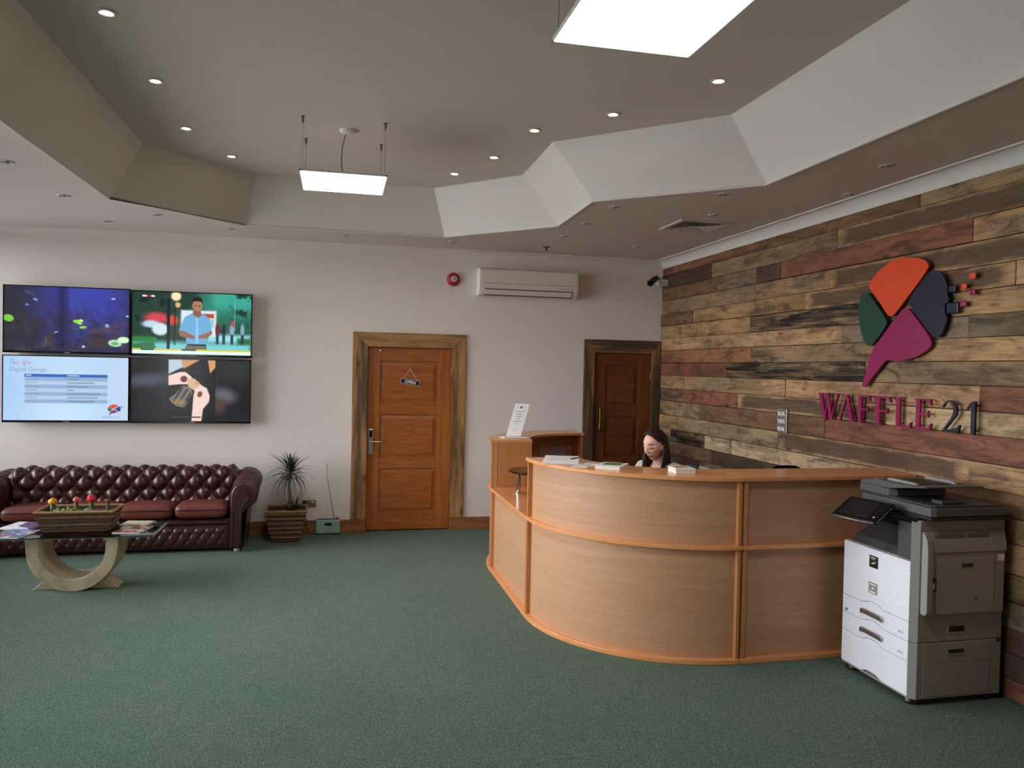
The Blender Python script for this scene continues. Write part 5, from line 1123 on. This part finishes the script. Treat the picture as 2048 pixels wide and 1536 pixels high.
def knit():
    m, n, l, b = newmat('white_knit'); v = coords(n, l, (1, 1, 1), False); w_ = n.new('ShaderNodeTexWave'); w_.inputs['Scale'].default_value = 42; w_.inputs['Distortion'].default_value = .6; l.new(v, w_.inputs['Vector'])
    l.new(ramp(n, l, w_.outputs['Fac'], [(.2, rgb(196, 190, 186)), (.8, rgb(236, 232, 228))]), b.inputs['Base Color']); b.inputs['Roughness'].default_value = .9; bump(n, l, b, w_.outputs['Fac'], .6, .004); return m
shell('blouse', 1, .007, knit()); shell('trousers', 2, .005, pm('dark_trousers', rgb(30, 30, 38), .85)); shell('shoes', 3, .004, M['black'])
# hair: a swept-back cap and long locks over both shoulders
hr = MB(); rh = random.Random(3)
NA, NB = 200, 140; vs_, fs_ = [], []
for i in range(NA):
    for j in range(NB+1):
        th = 2*math.pi*i/NA; ph = math.pi*(j/NB*.999+.0005)-math.pi/2; d_ = (math.cos(ph)*math.cos(th), math.cos(ph)*math.sin(th), math.sin(ph)); rip = 1.075+.012*math.sin(23*th+6*ph)*math.cos(ph)
        x, y, z_ = d_[0]*(.100 if d_[0] < 0 else .090), d_[1]*.074, d_[2]*.115
        vs_.append(hp(x*rip, y*rip, z_*rip+.002))
def keep(i, j):
    th = 2*math.pi*(i+.5)/NA; ph = math.pi*((j+.5)/NB)-math.pi/2; df, dl, du = math.cos(ph)*math.cos(th), math.cos(ph)*math.sin(th), math.sin(ph)
    if du < -.55: return False
    line = .75-.58*abs(dl)**2.0
    return du > line or df < .12+.10*max(0, du)
for i in range(NA):
    for j in range(NB):
        if keep(i, j): fs_.append((i*(NB+1)+j, ((i+1) % NA)*(NB+1)+j, ((i+1) % NA)*(NB+1)+j+1, i*(NB+1)+j+1))
hr.add(vs_, fs_)
for sg_ in (1, -1):
    for k in range(46):
        az = math.radians((97 if sg_ > 0 else 92)+(83 if sg_ > 0 else 88)*(k/45)); lay = rh.uniform(1.05, 1.12); t0_ = math.radians(rh.uniform(35, 70)); pts = []
        for th in np.linspace(t0_, math.radians(98), 8):
            d_ = (math.sin(th)*math.cos(az*(.55+.45*min(1, th/1.2))), sg_*math.sin(th)*math.sin(az), math.cos(th)); pts.append(hp(d_[0]*.098*lay, d_[1]*.076*lay, d_[2]*.116*lay))
        e = pts[-1]; zend = rh.uniform(1.0, 1.05) if az < 2.3 else rh.uniform(1.01, 1.09); fwd = .055*max(0, 1-(az-1.45)/.7) if az < 2.15 else -.02
        n4 = 6
        for q in range(1, n4+1):
            t_ = q/n4; pts.append(Vector((e.x, e.y, e.z+(zend-e.z)*t_))+f0*(fwd*t_*(2-t_)-.004*t_)+l0*sg_*(.006*math.sin(3*t_+k)-.010*t_))
        hr.tube(pts, [.002, .005]+[.0075]*5+[.0085]+[.0085, .0085, .008, .007, .005, .002][:n4], 6)
for k in range(70):                                                                      # front hair combed back from the hairline
    y = -.062+.124*k/69; pts = []
    for t_ in np.linspace(0, 1, 8):
        u_ = math.sqrt(max(.02, 1-(y/.078)**2)); a_ = math.radians(46+84*t_-(abs(y)/.06)**2*4); pts.append(hp(.100*u_*math.cos(a_)*1.06, y*(1-.25*t_), .118*u_*math.sin(a_)*1.05+.002))
    hr.tube(pts, [.001, .002, .003, .0035, .0035, .0035, .003, .0015], 6)
hm_, n, l, b = newmat('dark_brown_hair'); v = coords(n, l, (160, 160, 6), False); f_ = noise(n, l, v, 1, 3); l.new(ramp(n, l, f_, [(.3, rgb(28, 17, 14)), (.7, rgb(60, 38, 31))]), b.inputs['Base Color']); b.inputs['Roughness'].default_value = .38; bump(n, l, b, f_, .4, .002)
hr.build('hair', hm_, person, smooth=True, angle=70)
# ------------------------------------------------------------------ office copier
pr = thing('copier', 'large white and grey office copier against the plank wall', 'copier', (3.38, 3.9, 0))
FX, BX, YL, YR = 3.09, 3.672, 4.197, 3.600
YD = 3.633
def bx(name, x0, x1, y0, y1, z0, z1, mt, parent=pr, bevel=.003, seg=2): return MB().box(x0, x1, y0, y1, z0, z1).build(name, M[mt] if isinstance(mt, str) else mt, parent, bevel=bevel, seg=seg)
# carcass with chamfered front corner
plan = [(FX+.022, YL), (FX+.022, YD), (FX+.004, YD-.002), (FX+.034, YR), (BX, YR), (BX, YL)]
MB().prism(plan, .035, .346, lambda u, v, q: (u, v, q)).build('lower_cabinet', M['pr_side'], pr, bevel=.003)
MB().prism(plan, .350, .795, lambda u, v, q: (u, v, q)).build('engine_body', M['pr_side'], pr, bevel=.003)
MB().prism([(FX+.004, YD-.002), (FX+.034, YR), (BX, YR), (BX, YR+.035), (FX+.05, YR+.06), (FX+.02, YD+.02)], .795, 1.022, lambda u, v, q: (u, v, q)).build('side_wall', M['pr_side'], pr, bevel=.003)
MB().prism([(FX+.001, YD-.001), (FX+.032, YR-.001), (FX+.036, YR+.004), (FX+.006, YD+.006)], .350, 1.015, lambda u, v, q: (u, v, q)).build('corner_column', M['pr_grey'], pr)
MB().prism([(FX+.001, YD-.001), (FX+.032, YR-.001), (FX+.036, YR+.004), (FX+.006, YD+.006)], .037, .344, lambda u, v, q: (u, v, q)).build('corner_column', M['pr_grey'], pr)
bx('rear_wall', BX-.16, BX, YR+.03, YL, .795, 1.02, 'pr_dark'); bx('far_wall', FX+.22, BX-.16, YL-.03, YL, .795, 1.02, 'pr_dark')
bx('inner_panel', FX+.012, FX+.05, YD+.012, YD+.115, .795, 1.0, 'pr_dark')
# output tray: a dark sloping shelf
MB().prism([(FX+.03, .797), (FX+.06, .835), (FX+.20, .915), (BX-.17, .93), (BX-.17, .797)], YD+.13, YL-.03, lambda u, v, q: (u, q, v)).build('output_tray', M['pr_dark'], pr, bevel=.004)
bx('deck', FX+.06, BX, YR+.02, YL, .998, 1.030, 'black'); 
# front doors and drawers with the dipped edges
def dip(y):                                                             # the wave in the drawer edges
    t = (y-YD)/(YL-YD); return .020*math.exp(-((t-.515)/.12)**4)
ysamp = [YL-(YL-YD)*k/28 for k in range(29)]
def front(name, zt, zb, top_wave, bot_wave, g0=.0015):
    top = [(y, zt-g0+(dip(y) if top_wave else 0)) for y in ysamp]; bot = [(y, zb+g0+(dip(y) if bot_wave else 0)) for y in ysamp[::-1]]
    return MB().prism(top+bot, FX, FX+.02, lambda u, v, q: (q, u, v)).build(name, M['pr_front'], pr, bevel=.002)
m, n, l, b = newmat('printer_front'); v = coords(n, l, (3, 3, 260), False); f_ = noise(n, l, v, 1, 2); l.new(ramp(n, l, f_, [(.3, rgb(232, 233, 242)), (.7, rgb(244, 245, 252))]), b.inputs['Base Color']); b.inputs['Roughness'].default_value = .42; M['pr_front'] = m
fd_ = front('front_door', .792, .457, False, True); dr1 = front('paper_drawer', .457, .348, True, True); dr2 = front('paper_drawer', .348, .237, True, True); front('base_door', .237, .045, True, True)
bx('plinth', FX+.004, FX+.03, YD, YL, .034, .047, 'pr_grey')
for dr, zc in ((dr1, .408), (dr2, .296)):
    MB().prism([(4.025, -.018), (4.02, .012), (3.98, .015), (3.86, .013), (3.83, .008), (3.828, -.02), (3.86, -.016), (3.98, -.014)], FX-.014, FX+.004, lambda u, v, q: (q, u, zc+v)).build('handle', M['silver'], dr, bevel=.004)
    q = MB()
    for k, w_ in enumerate((.006, .010, .008)): q.box(FX-.0008, FX, 3.672+.014*k, 3.672+.014*k+w_, zc-.030, zc-.018)
    q.build('printed_marks', M['print_grey'], dr)
bx('blue_sticker', FX-.001, FX, 4.148, 4.170, .360, .376, pm('sticker_blue', rgb(60, 130, 190), .5), dr1, 0)
b1 = bx('badge', FX-.003, FX, 3.889, 3.962, .682, .752, 'black', fd_, .002)
q = MB(); q.prism([(3.945, .700), (3.935, .712), (3.915, .716), (3.902, .726), (3.908, .712), (3.925, .704)], FX-.0038, FX-.003, wallfn); q.build('leaf_mark', M['trim'], b1)
q = MB(); q.box(FX-.0038, FX-.003, 3.905, 3.95, .738, .744); q.box(FX-.0038, FX-.003, 3.912, 3.945, .730, .733); q.build('badge_lettering', M['trim'], b1)
b2 = bx('badge', FX-.003, FX, 3.889, 3.963, .528, .595, 'pr_grey', fd_, .002)
q = MB(); q.box(FX-.0038, FX-.003, 3.918, 3.932, .556, .568); q.box(FX-.0038, FX-.003, 3.90, 3.952, .580, .587); q.box(FX-.0038, FX-.003, 3.90, 3.952, .535, .543); q.build('badge_lettering', M['paper'], b2)
bx('door_hinge', FX+.004, FX+.016, YD-.006, YD+.006, .735, .775, 'pr_grey', fd_, .001)
# right-hand side, facing the camera
SY = YR
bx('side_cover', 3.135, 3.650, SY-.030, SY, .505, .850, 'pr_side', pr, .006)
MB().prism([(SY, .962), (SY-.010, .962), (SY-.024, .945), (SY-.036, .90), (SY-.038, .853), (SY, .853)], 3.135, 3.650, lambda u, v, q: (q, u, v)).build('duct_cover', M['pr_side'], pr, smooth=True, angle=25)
for x0, x1 in ((3.190, 3.385), (3.402, 3.540)):
    for k in range(4): bx('vent_slit', x0, x1, SY-(.0222, .0258, .0274, .0290)[k], SY-.004, .9465-.006*k, .9495-.006*k, 'black', pr, 0)
MB().prism([(SY, .51), (SY-.046, .515), (SY-.050, .53), (SY-.048, .86), (SY-.040, .92), (SY-.015, .958), (SY, .96)], 3.130, 3.168, lambda u, v, q: (q, u, v)).build('edge_bar', M['pr_grey'], pr, bevel=.005)
bx('latch', 3.155, 3.198, SY-.040, SY-.028, .640, .712, 'black', pr, .003); bx('latch_lever', 3.162, 3.185, SY-.046, SY-.036, .655, .690, 'silver', pr, .003)
fl = bx('feeder_flap', 3.200, 3.574, SY-.036, SY-.028, .515, .815, 'pr_side', pr, .002)
def grip(x0, x1, z0, z1, y, parent):
    g = bx('grip', x0, x1, y-.003, y+.001, z0, z1, 'pr_grey', parent, .002); bx('grip_shadow', x0+.008, x1-.010, y-.0036, y-.001, z0+.012, z1-.004, 'black', g, 0)
grip(3.35, 3.442, .756, .794, SY-.036, fl)
q = MB()
for k in range(4): q.box(3.455-.004*k, 3.475-.004*k, SY-.0364, SY-.036, .598-.005*k, .600-.005*k)
q.build('printed_marks', M['black'], fl)
bx('sticker', 3.600, 3.645, SY-.0305, SY-.029, .795, .832, 'paper', pr, 0)
grip(3.312, 3.430, .390, .437, SY-.001, pr); lp = bx('lower_side_panel', 3.165, 3.592, SY-.003, SY+.003, .236, .344, 'pr_side', pr, .001); grip(3.311, 3.427, .272, .310, SY-.004, lp)
bx('lower_side_panel', 3.165, 3.592, SY-.003, SY+.003, .05, .233, 'pr_side', pr, .001)
MB().lathe([(.010, .006), (.010, -.004)], (3.650, SY, .338), 12, 'y').build('lock', M['black'], pr)
for x, y in ((FX+.06, YR+.06), (FX+.06, YL-.05), (BX-.06, YR+.06), (BX-.06, YL-.05)): MB().lathe([(.045, 0), (.05, .012), (.04, .036)], (x, y, 0), 20).build('foot', M['black'], pr, smooth=True)
# scanner
MB().prism([(3.135, 4.10), (3.135, 3.545), (3.16, 3.535), (BX-.03, 3.535), (BX-.01, 3.56), (BX-.01, 4.18), (3.20, 4.18)], 1.030, 1.048, lambda u, v, q: (u, v, q)).build('scanner_base', M['black'], pr, bevel=.004)
MB().prism([(3.145, 4.12), (3.145, 3.56), (3.17, 3.545), (BX-.04, 3.545), (BX-.02, 3.57), (BX-.02, 4.17), (3.20, 4.17)], 1.048, 1.098, lambda u, v, q: (u, v, q)).build('scanner_body', M['pr_mid'], pr, bevel=.006)
ad = MB().prism([(3.15, 4.15), (3.15, 3.90), (3.19, 3.87), (3.52, 3.87), (3.54, 3.90), (3.54, 4.15)], 1.108, 1.152, lambda u, v, q: (u, v, q)).build('document_feeder', M['pr_mid'], pr, bevel=.006)
MB().prism([(4.15, 1.150), (4.15, 1.168), (4.02, 1.195), (3.86, 1.190), (3.72, 1.196), (3.615, 1.206), (3.61, 1.196), (3.72, 1.182), (3.86, 1.160), (3.90, 1.152)], 3.155, 3.535, lambda u, v, q: (q, u, v)).build('feeder_top', M['pr_mid'], pr, smooth=True, bevel=.005, angle=30)
MB().prism([(3.98, 1.190), (3.76, 1.192), (3.73, 1.196), (3.75, 1.206), (3.96, 1.208)], 3.20, 3.225, lambda u, v, q: (q, u, v)).build('paper_guide', M['pr_grey'], pr, bevel=.004)
MB().prism([(3.98, 1.190), (3.76, 1.192), (3.73, 1.196), (3.75, 1.214), (3.96, 1.216)], 3.455, 3.48, lambda u, v, q: (q, u, v)).build('paper_guide', M['pr_grey'], pr, bevel=.004)
bx('tray_slot', 3.23, 3.45, 3.76, 3.97, 1.185, 1.1985, 'black', pr, 0); bx('warning_sticker', 3.19, 3.25, 4.02, 4.07, 1.186, 1.1905, pm('pink_sticker', rgb(190, 150, 140), .5), pr, 0)
bx('eject_stop', 3.25, 3.40, 3.60, 3.68, 1.105, 1.128, 'pr_dark', pr, .008)
MB().prism([(3.16, 4.14), (3.16, 3.58), (3.18, 3.56), (BX-.05, 3.56), (BX-.03, 3.58), (BX-.03, 4.15), (3.20, 4.15)], 1.098, 1.109, lambda u, v, q: (u, v, q)).build('scanner_lid', M['pr_dark'], pr, bevel=.004)
# tilting touch panel
tp = Matrix.Translation((2.985, 3.90, 1.028))@Matrix.Rotation(math.radians(12), 4, 'Z')@Matrix.Rotation(math.radians(-32), 4, 'Y')
def tbox(x0, x1, y0, y1, z0, z1): m = MB().box(x0, x1, y0, y1, z0, z1); m.v = [tuple(tp@Vector(q)) for q in m.v]; return m
tq = tbox(-.095, .095, -.155, .155, -.012, .012).build('touch_panel', M['gloss_black'], pr, bevel=.012, seg=4)
tbox(-.066, .072, -.085, .12, .0118, .0130).build('display', M['screen_off'], tq)
ed_ = MB().tube([tuple(tp@Vector(q)) for q in ((-.094, .14, .004), (-.0955, 0, .003), (-.094, -.14, .004), (-.08, -.1545, .004), (.07, -.1555, .004))], .0022, 6).build('chrome_edge', M['chrome'], tq)
q = MB().lathe([(.008, .0), (.007, .002)], (0, 0, 0), 14); q.v = [tuple(tp@Vector((v_[0]-.05, v_[1]-.118, v_[2]+.012))) for v_ in q.v]; q.build('home_key', M['pr_grey'], tq)
MB().tube([tuple(tp@Vector((.05, -.02, -.015))), (3.09, 3.88, 1.005), (3.14, 3.88, 1.02)], .03, 10).build('panel_arm', M['black'], pr, smooth=True)
bx('key_strip', 3.095, 3.14, YD-.02, 4.10, 1.012, 1.034, 'gloss_black', pr, .005)
